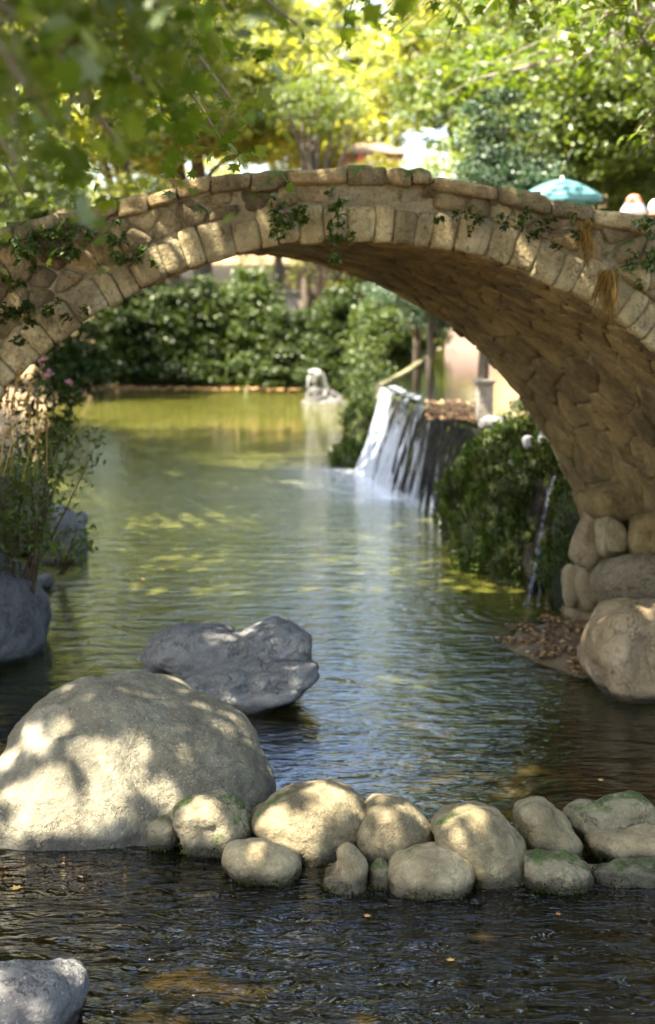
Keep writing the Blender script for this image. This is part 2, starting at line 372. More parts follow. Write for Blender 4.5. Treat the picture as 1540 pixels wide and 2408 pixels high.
# ------------------------------------------------------------------ ground
LX = ([0, 8, 10, 11.7, 16, 25, 45, 60], [-2.5, -2.5, -2.3, -2.45, -3.3, -5, -8, -9])
RX = ([0, 8, 9.5, 11, 13.4, 16.3, 19.8, 24.6, 25.6, 46, 60], [3.2, 3.2, 3.3, 2.6, 2.0, 1.75, 1.55, .8, .75, .75, .75])
CHX = ([17.5, 20.7, 25.5, 44.9], [1.83, 1.5, 1.0, 3.64])        # lip, then channel wall
def smooth(a, b, x):
    x = np.clip((x - a) / (b - a), 0, 1); return x * x * (3 - 2 * x)
def ground_h(X, Y):
    xl = np.interp(Y, *LX); xr = np.interp(Y, *RX)
    n = np.sin(X * 1.7 + Y * .9) * np.cos(Y * 1.3 - X * .6) * .5 + np.sin(X * 4.1 - Y * 2.3) * .25
    bed = -.42 + .07 * n - .25 * smooth(12, 20, Y)
    bed = np.where(Y < 8, -.2 + .06 * n, bed)
    yr = 7.28 - .12 * (X + .4); bed = np.where((X > -5), bed + smooth(-.8, -.45, X) * (.235 - .05 * np.abs(n)) * np.exp(-((Y - yr) / .2) ** 2), bed)
    far = smooth(45.6, 47.2, Y - .15 * np.sin(X * 2))
    left = smooth(-.1, 1.5, xl - X); leftfar = smooth(1, 7, xl - X)
    right = smooth(0, .45, X - xr)
    base = np.maximum(np.maximum(left, right), far)
    h = bed + (.12 - bed) * base
    h = h + np.maximum(left * .35 + leftfar * 1.5, 0)
    # terrace of the upper pool
    chx = np.interp(Y, [0, 13, 17.5, 20.7, 25.5, 44.9, 60], [5, 2.25, 1.98, 1.65, 1.15, 3.75, 5])
    t = smooth(0, .35, X - chx) * smooth(12.2, 13.6, Y)
    pool = smooth(0, .2, X - chx - .02) * smooth(18.0, 19.3, Y + .1 * n) * (1 - smooth(5.2, 6.2, X)) * (1 - smooth(43.5, 44.8, Y))
    h = np.where(t > 0, h * (1 - t) + t * (1.47 - .5 * pool + .03 * n), h)
    h += smooth(4.6, 6.8, X) * 1.6 * smooth(14, 20, Y)
    h += smooth(3.2, 5, X) * 2.0 * (1 - smooth(12, 14, Y)) * smooth(4, 6, Y)
    # far hillside
    h += smooth(46.5, 53, Y) * 2.3 + smooth(52, 150, Y) * 8
    h += .07 * n * smooth(.3, 2, h)
    return h
xs = np.unique(np.concatenate([np.arange(-5, 7, .16), np.linspace(-70, -5, 40), np.linspace(7, 70, 38)]))
ys = np.unique(np.concatenate([np.arange(3, 6.4, .18), np.arange(6.4, 8.2, .05), np.arange(8.2, 30, .18), np.arange(30, 56, .4), np.linspace(56, 260, 60), np.linspace(-30, 3, 14)]))
GX, GY = np.meshgrid(xs, ys); GZ = ground_h(GX, GY)
V = np.stack([GX, GY, GZ], -1).reshape(-1, 3)
nx, ny = len(xs), len(ys); ii = np.arange(nx * ny).reshape(ny, nx)
Fq = np.stack([ii[:-1, :-1], ii[:-1, 1:], ii[1:, 1:], ii[1:, :-1]], -1).reshape(-1, 4)
tag(mesh_np('ground', V, Fq, M['bed']), 'brown stream bed rising into earth banks and a hillside', kind='structure')
def gz(x, y): return float(ground_h(np.array([x], float), np.array([y], float))[0])

tag(mesh_np('stream_water', [(-14, -20, 0), (8, -20, 0), (8, 50, 0), (-14, 50, 0)], [(0, 1, 2, 3)], M['water']),
    'green rippling stream pool under and beyond the bridge', kind='structure')
A = at_z(900, 910, 1.4); B = at_z(1010, 958, 1.4); C = at_z(1110, 1000, 1.4)
up = [(A.x, A.y), (B.x, B.y), (C.x + .04, C.y + .3), (2.4, 17.9), (7.2, 18), (7.2, 45), (3.7, 45)]
tag(mesh_np('upper_pool_water', [(x, y, 1.405) for x, y in up], [tuple(range(len(up)))], M['upwater']),
    'still water of the upper pool above the fall', kind='structure')

# ------------------------------------------------------------------ stone packing
def clip(poly, p, n):
    o = []
    for i in range(len(poly)):
        a, b = poly[i], poly[(i + 1) % len(poly)]
        da = (a[0] - p[0]) * n[0] + (a[1] - p[1]) * n[1]; db = (b[0] - p[0]) * n[0] + (b[1] - p[1]) * n[1]
        if da <= 0: o.append(a)
        if da * db < 0:
            t = da / (da - db); o.append((a[0] + (b[0] - a[0]) * t, a[1] + (b[1] - a[1]) * t))
    return o
def voronoi(pts, bound, aspect=1.0, maxr=.5):
    cells = []
    P = np.array(pts); Q = P * [1, aspect]
    for i in range(len(P)):
        d = ((Q - Q[i]) ** 2).sum(1); idx = np.argsort(d)[1:16]
        poly = [(P[i][0] - maxr, P[i][1] - maxr), (P[i][0] + maxr, P[i][1] - maxr), (P[i][0] + maxr, P[i][1] + maxr), (P[i][0] - maxr, P[i][1] + maxr)]
        for j in idx:
            m = (P[i] + P[j]) / 2; n = (P[j] - P[i]) * [1, aspect * aspect]
            poly = clip(poly, m, n)
            if len(poly) < 3: break
        for pt, n in bound(P[i][0], P[i][1]):
            if len(poly) >= 3: poly = clip(poly, pt, n)
        if len(poly) >= 3: cells.append(poly)
    return cells
def stone_from_poly(mb, poly, mapf, depth, gap=.012, seed=0, bulge=1.0, rnd_=.2):
    p = np.array(poly); c = p.mean(0)
    area = .5 * abs(np.dot(p[:, 0], np.roll(p[:, 1], -1)) - np.dot(p[:, 1], np.roll(p[:, 0], -1)))
    if area < .0012: return
    r = math.sqrt(area / math.pi); p = c + (p - c) * max(.4, 1 - gap / r)
    for _ in range(2):                               # round the corners
        q = np.roll(p, -1, 0); p = np.stack([p * (1 - rnd_) + q * rnd_, p * rnd_ + q * (1 - rnd_)], 1).reshape(-1, 2)
    p = p + np.array([[mn.noise(Vector((a * 14, b * 14, seed))), mn.noise(Vector((a * 14, b * 14, seed + 9)))] for a, b in p]) * .012
    n = len(p); V = []; Fc = []
    rings = [(1.0, -.5), (1.02, .35), (.93, .78), (.74, .97), (.42, 1.04)]
    for s_, d in rings:
        for k in range(n):
            q = c + (p[k] - c) * s_
            nz = mn.noise(Vector((q[0] * 5 + seed, q[1] * 5, seed * .37))) * .42 + mn.noise(Vector((q[0] * 16, q[1] * 16, seed))) * .25
            V.append(mapf(q[0], q[1], depth * (d * (.85 + .3 * ((seed * 7.13) % 1)) + (nz if d > 0 else 0)) * (bulge if d > 0 else 1)))
    V.append(mapf(c[0], c[1], depth * (1.05 + mn.noise(Vector((c[0] * 5, c[1] * 5, seed))) * .3) * bulge))
    for i in range(len(rings) - 1):
        for k in range(n):
            k2 = (k + 1) % n; Fc.append((i * n + k, i * n + k2, (i + 1) * n + k2, (i + 1) * n + k))
    L = (len(rings) - 1) * n
    for k in range(n): Fc.append((L + k, L + (k + 1) % n, len(V) - 1))
    mb.add(V, Fc)

# ------------------------------------------------------------------ the bridge
BY0, BY1 = 10.0, 13.0; CX, CZ, BR = .19, 0.0, 3.4; SH = -1.1 / 3.0
RING = .24
top_px = [(-400, 640), (-150, 590), (0, 545), (100, 512), (200, 492), (300, 470), (400, 440), (500, 415), (600, 402), (700, 397), (850, 393), (950, 400), (1050, 413), (1150, 432), (1250, 455), (1350, 478), (1450, 497), (1540, 510), (1700, 530), (2000, 560)]
tp = [at_y(x, y, BY0) for x, y in top_px]
TXs = [p.x for p in tp]; TZs = [p.z for p in tp]
def top_z(x): return interp(x, TXs, TZs)
XL, XR = -4.4, 4.6
def skew(x, y, z): return (x + (y - BY0) * SH, y, z)
bridge = empty('stone_bridge', (CX, BY0, 0))
tag(bridge, 'old humpback footbridge of warm rubble stone with one round arch over the stream', 'bridge')
# core: prism between the arch circle and the top line
xs_ = np.linspace(XL, XR, 97); V = []; Fc = []
def arch_z(x):
    d = BR * BR - (x - CX) ** 2; return CZ + math.sqrt(d) if d > 0 else -1.2
# use angular sampling for the arch, then outline polygon triangulated as strip
outline_top = []; outline_bot = []
angs = np.linspace(math.pi, 0, 81)
bot = [(XL, -1.2), (CX - BR - .02, -1.2)] + [(CX + (BR + .03) * math.cos(a), CZ + (BR + .03) * math.sin(a)) for a in angs] + [(CX + BR + .02, -1.2), (XR, -1.2)]
arc = [0]
for i in range(1, len(bot)): arc.append(arc[-1] + 1)
tops = []
for i, (x, z) in enumerate(bot):
    tx = XL + (XR - XL) * i / (len(bot) - 1) if False else (x if 2 <= i <= len(bot) - 3 else x)
    tops.append((tx, top_z(tx) - .07))
n = len(bot)
for (x, z) in bot: V.append(skew(x, BY0 + .028, z))
for (x, z) in tops: V.append(skew(x, BY0 + .028, z))
for (x, z) in bot: V.append(skew(x, BY1 - .03, z))
for (x, z) in tops: V.append(skew(x, BY1 - .03, z))
for i in range(n - 1):
    Fc += [(i, i + 1, n + i + 1, n + i), (2 * n + i + 1, 2 * n + i, 3 * n + i, 3 * n + i + 1), (i + 1, i, 2 * n + i, 2 * n + i + 1), (n + i, n + i + 1, 3 * n + i + 1, 3 * n + i)]
mesh_np('core_wall', V, Fc, M['mortar'], bridge, smooth=False)

# voussoirs, front and back
def ring_stones(ysurf, sgn, name):
    mb = MB(); a = -.12; k = 0
    while a < math.pi + .1:
        da = (.11 + .13 * rnd.random()) / BR; a2 = a + da
        jo = (rnd.random() - .35) * .07; ji = (rnd.random() - .5) * .03
        poly = []
        for r_, aa in ((BR + ji, a), (BR + ji, (a + a2) / 2), (BR + ji, a2), (BR + RING + jo, a2), (BR + RING + jo, (a + a2) / 2), (BR + RING + jo, a)):
            poly.append((CX + r_ * math.cos(aa), CZ + r_ * math.sin(aa)))
        def mp(x, z, d): return skew(x, ysurf + sgn * (-.012 - d), z)
        stone_from_poly(mb, poly, mp, .05 + .018 * rnd.random(), .001, seed=k * 1.37 + 3, bulge=.62, rnd_=.14)
        a = a2; k += 1
    return mb.build(name, M['ringstone'], bridge)
ring_stones(BY0 + .05, 1, 'arch_ring')
def core_back(): return ring_stones(BY1 - .05, -1, 'arch_ring')
core_back()

# coping course along the top
def coping(ysurf, sgn):
    mb = MB(); x = XL + .05; k = 0
    while x < XR - .3:
        w_ = .14 + .34 * rnd.random(); h_ = .085 + .05 * rnd.random()
        z1, z2 = top_z(x) + (rnd.random() - .5) * .045, top_z(x + w_) + (rnd.random() - .5) * .045
        poly = [(x, z1 - h_), (x + w_ / 2, (z1 + z2) / 2 - h_), (x + w_, z2 - h_), (x + w_, z2), (x + w_ / 2, (z1 + z2) / 2 + .01), (x, z1)]
        def mp(a_, z, d): return skew(a_, ysurf + sgn * (-.0 - d), z)
        stone_from_poly(mb, poly, mp, .055 + .035 * rnd.random(), .002, seed=k * 2.1 + 40, bulge=.9, rnd_=.16)
        # its top runs back as a flat slab
        c = skew(x + w_ / 2, ysurf + sgn * .14, (z1 + z2) / 2 - .055)
        mb.box(c, (w_ / 2 - .01, .16, .05))
        x += w_; k += 1
    return mb.build('coping', M['stone'], bridge)
coping(BY0 + .03, 1); coping(BY1 - .03, -1)

# rubble spandrels: courses that follow the top line and fade to level ones
def spandrel(ysurf, sgn, seed):
    r2 = random.Random(seed); pts = []
    z = 0
    def inside(x, z, m=0):
        rr = math.hypot(x - CX, z - CZ)
        return rr > BR + RING + m * .5 and z < top_z(x) - .10 - m * .6 and z > -.5
    for row in range(40):
        off = .145 + row * .128
        x = XL + r2.random() * .2
        while x < XR:
            w_ = .13 + .24 * r2.random() ** 1.3
            zz = top_z(x) - off + (r2.random() - .5) * .09
            if inside(x, zz - .0, .05): pts.append((x, zz))
            x += w_
    def bound(x, z):
        dx, dz = x - CX, z - CZ; rr = math.hypot(dx, dz); R1 = BR + RING + .015
        b = [((CX + dx / rr * R1, CZ + dz / rr * R1), (-dx / rr, -dz / rr))]
        s_ = (top_z(x + .1) - top_z(x - .1)) / .2
        b.append(((x, top_z(x) - .105), (-s_, 1)))
        b.append(((XL, 0), (-1, 0))); b.append(((XR, 0), (1, 0))); return b
    mb = MB()
    for k, c in enumerate(voronoi(pts, bound, 1.15, .15)):
        def mp(x, z_, d): return skew(x, ysurf + sgn * (-d), z_)
        stone_from_poly(mb, c, mp, .04 + .05 * r2.random(), .004, seed=k * .77 + seed, rnd_=.18, bulge=.75)
    return mb.build('spandrel_stonework', M['stone'], bridge)
spandrel(BY0 + .05, 1, 5)

# soffit: rubble mapped on the inside of the barrel
def soffit():
    r2 = random.Random(9); pts = []
    L = math.pi * BR
    s_ = -.5; row = 0
    while s_ < L + .5:
        low = (s_ < 2.9 or s_ > L - 2.9)
        y = .04 + r2.random() * .2
        hgt = .26 + .08 * r2.random() if low else .19
        while y < 2.95:
            pts.append((s_ + (r2.random() - .5) * .08, y)); y += (.3 + .3 * r2.random()) if low else (.2 + .2 * r2.random())
        s_ += hgt
    def bound(a, b): return [((0, -.0), (0, -1)), ((0, 2.96), (0, 1))]
    mb = MB()
    for k, c in enumerate(voronoi(pts, bound, 1.25, .6)):
        cs = sum(q[0] for q in c) / len(c)
        def mp(s2, y, d):
            if s2 < 0: x, z, nx_, nz_ = CX + BR, s2, -1, 0
            elif s2 > L: x, z, nx_, nz_ = CX - BR, L - s2, 1, 0
            else:
                a = s2 / BR; x, z, nx_, nz_ = CX + BR * math.cos(a), CZ + BR * math.sin(a), -math.cos(a), -math.sin(a)
            wob = .035 * mn.noise(Vector((s2 * 1.3, y * 1.3, 2.2)))
            d2 = d + wob + (-.02)
            return skew(x + nx_ * d2, BY0 + .04 + y, z + nz_ * d2)
        dd = .03 + .02 * r2.random() if (cs < 2.9 or cs > L - 2.9) else .018 + .012 * r2.random()
        stone_from_poly(mb, c, mp, dd, .005, seed=k * .53 + 100, rnd_=.2, bulge=.7)
    mb.build('soffit_stonework', M['soffit'], bridge)
soffit()

def tufts(name, pts, nrm, size, mat, parent=None, width=.3, droop=.5, per=1, seed=1):
    """many small blades growing from given surface points"""
    r = np.random.RandomState(seed); pts = np.repeat(np.asarray(pts), per, 0); nrm = np.repeat(np.asarray(nrm), per, 0)
    n = len(pts); s_ = size * (.5 + r.rand(n, 1)); d = nrm + r.randn(n, 3) * .45; d /= np.linalg.norm(d, axis=1, keepdims=True)
    side = np.cross(d, r.randn(n, 3)); side /= np.linalg.norm(side, axis=1, keepdims=True) + 1e-6
    p0 = pts + r.randn(n, 3) * size * .3
    dn = np.array([[0, 0, -1.]])
    p1 = p0 + d * s_ * .5; p2 = p0 + (d * (1 - droop) + dn * droop) * s_
    V = np.stack([p0, p1 + side * s_ * width * .5, p2, p1 - side * s_ * width * .5], 1).reshape(-1, 3)
    Fq = np.arange(n * 4).reshape(-1, 4)
    return mesh_np(name, V, Fq, mat, parent, smooth=False)
# ------------------------------------------------------------------ rocks from rounded lobes
def remesh(mb, voxel):
    me = bpy.data.meshes.new('tmp'); me.from_pydata(mb.v, [], mb.f); me.update()
    o = bpy.data.objects.new('tmp', me); col.objects.link(o)
    md = o.modifiers.new('r', 'REMESH'); md.mode = 'VOXEL'; md.voxel_size = voxel; md.use_smooth_shade = True
    s_ = o.modifiers.new('s', 'SMOOTH'); s_.factor = .6; s_.iterations = 4
    dg = bpy.context.evaluated_depsgraph_get(); ev = o.evaluated_get(dg)
    res = bpy.data.meshes.new_from_object(ev); bpy.data.objects.remove(o); bpy.data.meshes.remove(me)
    return res
def displace(me, amp, freq, seed, octs=3, ridge=0., axis=None):
    n = len(me.vertices); co = np.empty(n * 3, np.float32); me.vertices.foreach_get('co', co); co = co.reshape(-1, 3)
    no = np.empty(n * 3, np.float32); me.vertices.foreach_get('normal', no); no = no.reshape(-1, 3)
    off = Vector((seed * 3.1, seed * 1.7, seed * .9)); d = np.zeros(n)
    for i in range(n):
        p = Vector(co[i].tolist())
        if axis is not None: p = p - axis * (p.dot(axis) * .78)
        p = p + off; a = 0; f = freq; w_ = 1
        for _ in range(octs):
            v = mn.noise(p * f)
            a += (v if not ridge else v * (1 - ridge) + ridge * (.35 - abs(v) * 1.4)) * w_; f *= 2.1; w_ *= .48
        d[i] = a
    co = co + no * (d * amp)[:, None]
    me.vertices.foreach_set('co', co.astype(np.float32).ravel()); me.update()
    me.polygons.foreach_set('use_smooth', np.ones(len(me.polygons), dtype=bool))
def lobe(mb, outline, zc, T, power=2.4, lean=0.0):
    """a closed rounded solid whose outline is the given one at camera depth zc, thickness +-T along the view"""
    o = np.array(outline, float)
    for _ in range(2):
        q = np.roll(o, -1, 0); o = np.stack([o * .75 + q * .25, o * .25 + q * .75], 1).reshape(-1, 2)
    c = o.mean(0); n = len(o); V = []; Fc = []
    rr = [1, .97, .9, .78, .6, .38, .15]; fwd = Vector((0, CP, -SP))
    ymin, ymax = o[:, 1].min(), o[:, 1].max()
    for side in (1, -1):
        for j, r_ in enumerate(rr):
            if side == -1 and j == 0: continue
            for k in range(n):
                q = c + (o[k] - c) * r_
                d = T * (1 - r_ ** power) ** (1 / power)
                V.append(at_depth(q[0], q[1], zc + lean * (ymax - q[1]) / (ymax - ymin + 1)) + fwd * (side * d))
    m = len(rr)
    def idx(side, j, k):
        k %= n
        if j == 0: return k
        return j * n + k if side == 1 else (m * n) + (j - 1) * n + k
    for side in (1, -1):
        for j in range(m - 1):
            for k in range(n):
                f = (idx(side, j, k), idx(side, j, k + 1), idx(side, j + 1, k + 1), idx(side, j + 1, k))
                Fc.append(f if side == 1 else f[::-1])
        cap = tuple(idx(side, m - 1, k) for k in range(n)); Fc.append(cap if side == 1 else cap[::-1])
    mb.add(V, Fc)
def rock(name, lobes, base_py, T, mat, label=None, cat='rock', group=None, amp=.03, freq=3., voxel=.03, z0=0, seed=1, ext=.14, power=2.4, lean=0., parent=None, ridge=0., extra=None, axis=None, facet=1.1, mossbase=False):
    """lobes: list of outlines (or (outline, extra depth, T)); base_py: picture row of the waterline"""
    mb = MB()
    for L in lobes:
        if isinstance(L, tuple): L, dz, T2 = L
        else: dz, T2 = 0, T
        a = np.array(L, float); cx, cy_ = a.mean(0); ylow = a[:, 1].max(); hh = ylow - a[:, 1].min()
        if ext: a[:, 1] = np.where(a[:, 1] > cy_ + .45 * (ylow - cy_), a[:, 1] + hh * ext, a[:, 1])
        g = at_z(cx, base_py, z0); zc = (g - Vector((0, 0, CH))).dot(Vector((0, CP, -SP)))
        lobe(mb, a, zc + T * .55 + dz, T2, power, lean)
    if extra: extra(mb)
    me = remesh(mb, voxel); displace(me, amp * facet, freq * .8, seed + 9, 2, .35, axis); displace(me, amp * .8, freq * 2., seed, 4, ridge, axis)
    # origin at the foot
    n = len(me.vertices); co = np.empty(n * 3, np.float32); me.vertices.foreach_get('co', co); co = co.reshape(-1, 3)
    if parent: return link_mesh(name, me, mat, parent)
    org = np.array([co[:, 0].mean(), co[:, 1].mean(), co[:, 2].min()]); me.vertices.foreach_set('co', (co - org).astype(np.float32).ravel()); me.update()
    o = link_mesh(name, me, mat); o.location = org
    if mossbase:
        m_ = len(me.polygons); c = np.empty(m_ * 3, np.float32); me.polygons.foreach_get('center', c); c = c.reshape(-1, 3); zz = c[:, 2] + org[2]
        no = np.empty(m_ * 3, np.float32); me.polygons.foreach_get('normal', no); no = no.reshape(-1, 3)
        ph = np.sin(c[:, 0] * 31 + seed) * .02 + np.sin(c[:, 0] * 13 + seed * 2) * .02
        idx = np.where((zz > -.02) & (zz < .03 + ph))[0]
        if len(idx):
            r_ = np.random.RandomState(int(seed * 10)); idx = r_.choice(idx, 420)
            q = tufts('moss', c[idx], no[idx], .018, M['moss'], None, .5, .6, 1, int(seed)); q.parent = o; q['kind'] = 'stuff'
    return tag(o, label, cat, group)

ROW = 'stones of the row across the stream'
rock('granite_boulder', [[(-190, 1960), (-150, 1880), (-70, 1830), (0, 1785), (45, 1710), (105, 1645), (180, 1606), (300, 1586), (440, 1600), (545, 1650), (610, 1725), (640, 1800), (640, 1870), (600, 1935), (500, 1962), (400, 1965), (260, 1990), (100, 2010), (-40, 2035), (-150, 2040)]],
     2005, .46, M['granite'], 'huge domed grey boulder dappled with sun behind the left end of the stone row', 'boulder', amp=.075, freq=1.5, voxel=.026, seed=3.7, ext=.19, power=2.7, ridge=.35, lean=.75)
rock('layered_rock', [([(395, 1590), (470, 1600), (560, 1650), (590, 1700), (540, 1705), (450, 1660), (390, 1620)], -.1, .2),
                      ([(345, 1560), (380, 1500), (450, 1478), (560, 1500), (640, 1470), (700, 1490), (722, 1530), (735, 1575), (700, 1620), (610, 1670), (560, 1670), (480, 1635), (420, 1600)], .12, .2),
                      ([(330, 1545), (352, 1505), (390, 1478), (450, 1466), (540, 1474), (552, 1500), (500, 1530), (430, 1560), (370, 1592), (345, 1575)], .34, .30),
                      ([(392, 1592), (440, 1556), (520, 1518), (580, 1485), (636, 1456), (672, 1455), (705, 1480), (700, 1510), (655, 1550), (600, 1560), (520, 1582), (450, 1602)], .2, .28),
                      ([(655, 1545), (682, 1490), (715, 1483), (733, 1515), (732, 1542), (700, 1564), (660, 1560)], .1, .17),
                      ([(395, 1608), (470, 1580), (560, 1568), (612, 1580), (602, 1612), (560, 1652), (500, 1648), (430, 1632)], -.02, .26),
                      ([(580, 1592), (640, 1573), (690, 1569), (738, 1552), (753, 1575), (738, 1606), (690, 1630), (640, 1645), (590, 1642)], -.12, .20),
                      ([(520, 1640), (600, 1628), (690, 1622), (722, 1608), (690, 1650), (640, 1665), (598, 1702), (565, 1692), (545, 1665)], -.1, .26)],
     1670, .4, M['slate'], 'flat layered grey rock jutting from the water behind the huge boulder', 'rock', amp=.05, freq=4.2, voxel=.014, seed=5, ext=.0, power=3.4, ridge=.7, axis=Vector((.86, .45, .22)).normalized())
row = [
    ('stream_stone', [[(410, 1900), (450, 1880), (500, 1868), (548, 1878), (578, 1910), (590, 1960), (570, 1990), (480, 2000), (425, 1985)]], 2005, .22, 'cobblemoss', 'rough mossy stone capped with sun patches, between the huge boulder and the big pale stone'),
    ('stream_stone', [[(352, 1935), (380, 1922), (418, 1930), (430, 1965), (400, 1990), (360, 1985)]], 1995, .13, 'cobblemoss', 'small rough stone touching the foot of the huge boulder'),
    ('stream_stone', [[(530, 2000), (560, 1980), (620, 1975), (680, 1992), (705, 2020), (690, 2055), (640, 2072), (570, 2062), (535, 2040)]], 2070, .2, 'cobble', 'smooth flat grey stone low in the water, in front of the big pale stone'),
    ('stream_stone', [[(596, 1920), (640, 1880), (700, 1852), (770, 1846), (820, 1862), (856, 1895), (858, 1930), (842, 1975), (800, 2005), (740, 2025), (690, 2018), (640, 1985), (600, 1955)]], 2015, .3, 'cobble', 'biggest pale rounded stone of the row, with bright sun patches'),
    ('stream_stone', [[(862, 1885), (905, 1875), (955, 1888), (995, 1925), (1015, 1975), (1000, 2010), (940, 2035), (880, 2035), (845, 2000), (838, 1965), (862, 1930)]], 2035, .25, 'cobble', 'rounded stone with a notched left side, right of the biggest pale stone'),
    ('stream_stone', [[(752, 2052), (790, 2045), (790, 2000), (820, 1985), (850, 2005), (866, 2040), (858, 2085), (820, 2092), (765, 2080)]], 2092, .14, 'cobble', 'small humped grey stone below the gap beside the biggest pale stone'),
    ('stream_stone', [[(872, 2038), (905, 2028), (925, 2045), (915, 2080), (885, 2082)]], 2085, .08, 'cobblemoss', 'tiny mossy stone wedged between two front stones'),
    ('stream_stone', [[(905, 2040), (950, 2010), (1010, 1992), (1070, 1990), (1100, 2025), (1112, 2055), (1085, 2090), (1020, 2100), (950, 2096), (915, 2075)]], 2098, .22, 'cobble', 'flat topped oblong stone standing in front of the round brown one'),
    ('stream_stone', [[(1020, 1935), (1060, 1905), (1110, 1896), (1165, 1908), (1200, 1945), (1228, 1990), (1240, 2030), (1215, 2062), (1150, 2074), (1105, 2060), (1070, 2010), (1030, 1975)]], 2070, .28, 'cobble', 'big smooth brown egg shaped stone leaning right'),
    ('stream_stone', [[(1212, 1905), (1245, 1884), (1290, 1888), (1325, 1925), (1365, 1965), (1368, 1990), (1330, 2012), (1270, 2015), (1235, 1985), (1215, 1945)]], 2018, .22, 'cobble', 'slanting oval stone between the big egg shaped stone and the far right pair'),
    ('stream_stone', [[(1335, 1910), (1370, 1890), (1420, 1885), (1470, 1868), (1510, 1872), (1540, 1905), (1552, 1940), (1500, 1955), (1420, 1955), (1360, 1945)]], 1985, .2, 'cobblemoss', 'saddle shaped stone with moss on its left, upper of the right end pair'),
    ('stream_stone', [[(1380, 1960), (1440, 1948), (1540, 1945), (1620, 1955), (1640, 1990), (1560, 2015), (1460, 2015), (1390, 1998)]], 2022, .2, 'cobble', 'long low slab stone, lower of the right end pair'),
    ('stream_stone', [[(1228, 2020), (1270, 2005), (1340, 2015), (1385, 2045), (1375, 2085), (1300, 2096), (1235, 2080)]], 2092, .17, 'cobblemoss', 'dark mossy stone in front of the slanting oval one'),
    ('stream_stone', [[(1400, 2045), (1470, 2030), (1560, 2035), (1640, 2050), (1620, 2078), (1500, 2085), (1410, 2072)]], 2080, .15, 'cobblemoss', 'low brown mossy slab below the right end pair'),
]
for k, (nm, L, by, T, mt, lb) in enumerate(row):
    cx_ = sum(p[0] for p in L[0]) / len(L[0]); cy_ = sum(p[1] for p in L[0]) / len(L[0]); L = [[(cx_ + (a - cx_) * 1.09, cy_ + (b - cy_) * 1.05) for a, b in L[0]]]
    rock(nm, L, by, T, M[mt], lb, 'stone', ROW, amp=.02 if mt != 'cobblemoss' else .03, freq=4., voxel=.014, seed=20 + k * 1.3, ext=.2, power=2.7, facet=1.6, mossbase=True)
rock('bank_rock', [[(-120, 2300), (-20, 2285), (60, 2262), (140, 2250), (175, 2262), (200, 2310), (190, 2370), (170, 2430), (150, 2500), (-100, 2520)]], 2440, .28, M['leftrock'],
     'grey rock with a mossy crest in the stream below the huge boulder', 'rock', amp=.03, freq=3.5, voxel=.016, seed=51, ext=.1)
rock('bank_rock', [([(72, 1250), (78, 1215), (105, 1195), (140, 1190), (170, 1205), (200, 1250), (214, 1290), (200, 1320), (150, 1332), (90, 1325)], 0, .45), ([(165, 1205), (208, 1212), (202, 1235), (180, 1240)], .2, .1)], 1328, .4, M['leftrock'],
     'round grey rock at the waterline among the shrub stems on the left bank', 'rock', amp=.05, freq=2., voxel=.035, seed=52)
rock('bank_rock', [([(-160, 1300), (-60, 1290), (20, 1302), (60, 1340), (95, 1400), (105, 1450), (95, 1500), (60, 1540), (0, 1565), (-160, 1580)], 0, .7)], 1560, .6, M['leftrock'],
     'largest grey rock of the left bank, standing at the bridge foot', 'rock', amp=.07, freq=1.6, voxel=.035, seed=53)
rock('bank_rock', [[(80, 1362), (95, 1350), (118, 1352), (124, 1372), (112, 1388), (86, 1388)]], 1390, .12, M['leftrock'],
     'small grey stone between the two left bank rocks', 'rock', amp=.02, freq=4, voxel=.02, seed=54)
rock('bank_rock', [[(-90, 1200), (-10, 1180), (60, 1178), (95, 1205), (100, 1260), (60, 1300), (-60, 1310)]], 1310, .5, M['leftrock'],
     'low flat rock behind the shrub stems on the left bank', 'rock', amp=.04, freq=2, voxel=.035, seed=55)

# footing boulders of the bridge (parts of it)
def footing(L, by, T, mat, seed, amp=.04, ext=.12, voxel=.03, zoff=0):
    if seed > 61: cx_ = sum(p[0] for p in L) / len(L); cy_ = sum(p[1] for p in L) / len(L); L = [(cx_ + (a - cx_) * 1.14, cy_ + (b - cy_) * 1.12) for a, b in L]
    o = rock('footing_boulder', [(L, zoff, T)], by, T, mat, amp=amp, freq=2.2, voxel=voxel, seed=seed, ext=ext, parent=bridge, power=4.5, ridge=.5, facet=3.2); return o
footing([(1378, 1500), (1400, 1440), (1450, 1412), (1540, 1400), (1640, 1410), (1760, 1480), (1760, 1640), (1560, 1648), (1440, 1620), (1385, 1570)], 1640, .55, M['footing'], 61, .05, .12, .022)
footing([(1402, 1360), (1425, 1325), (1475, 1310), (1540, 1312), (1580, 1350), (1570, 1400), (1490, 1425), (1430, 1418), (1406, 1395)], 1600, .35, M['darkrock'], 62, .03, 0, .025, .2)
footing([(1545, 1310), (1640, 1290), (1760, 1330), (1760, 1430), (1620, 1440), (1548, 1400)], 1600, .35, M['footing'], 63, .03, 0, .025, .2)
footing([(1410, 1215), (1452, 1212), (1478, 1250), (1475, 1298), (1430, 1306), (1410, 1290)], 1560, .22, M['ringstone'], 64, .02, 0, .02, .35)
footing([(1342, 1280), (1370, 1210), (1395, 1180), (1410, 1210), (1408, 1300), (1385, 1330), (1350, 1320)], 1540, .22, M['footing'], 65, .02, 0, .02, .5)
footing([(1352, 1330), (1395, 1320), (1408, 1380), (1395, 1430), (1365, 1440)], 1500, .2, M['footing'], 66, .02, 0, .02, .5)
footing([(1322, 1345), (1338, 1328), (1356, 1340), (1358, 1400), (1345, 1428), (1330, 1415)], 1480, .12, M['footing'], 67, .015, 0, .02, .3)
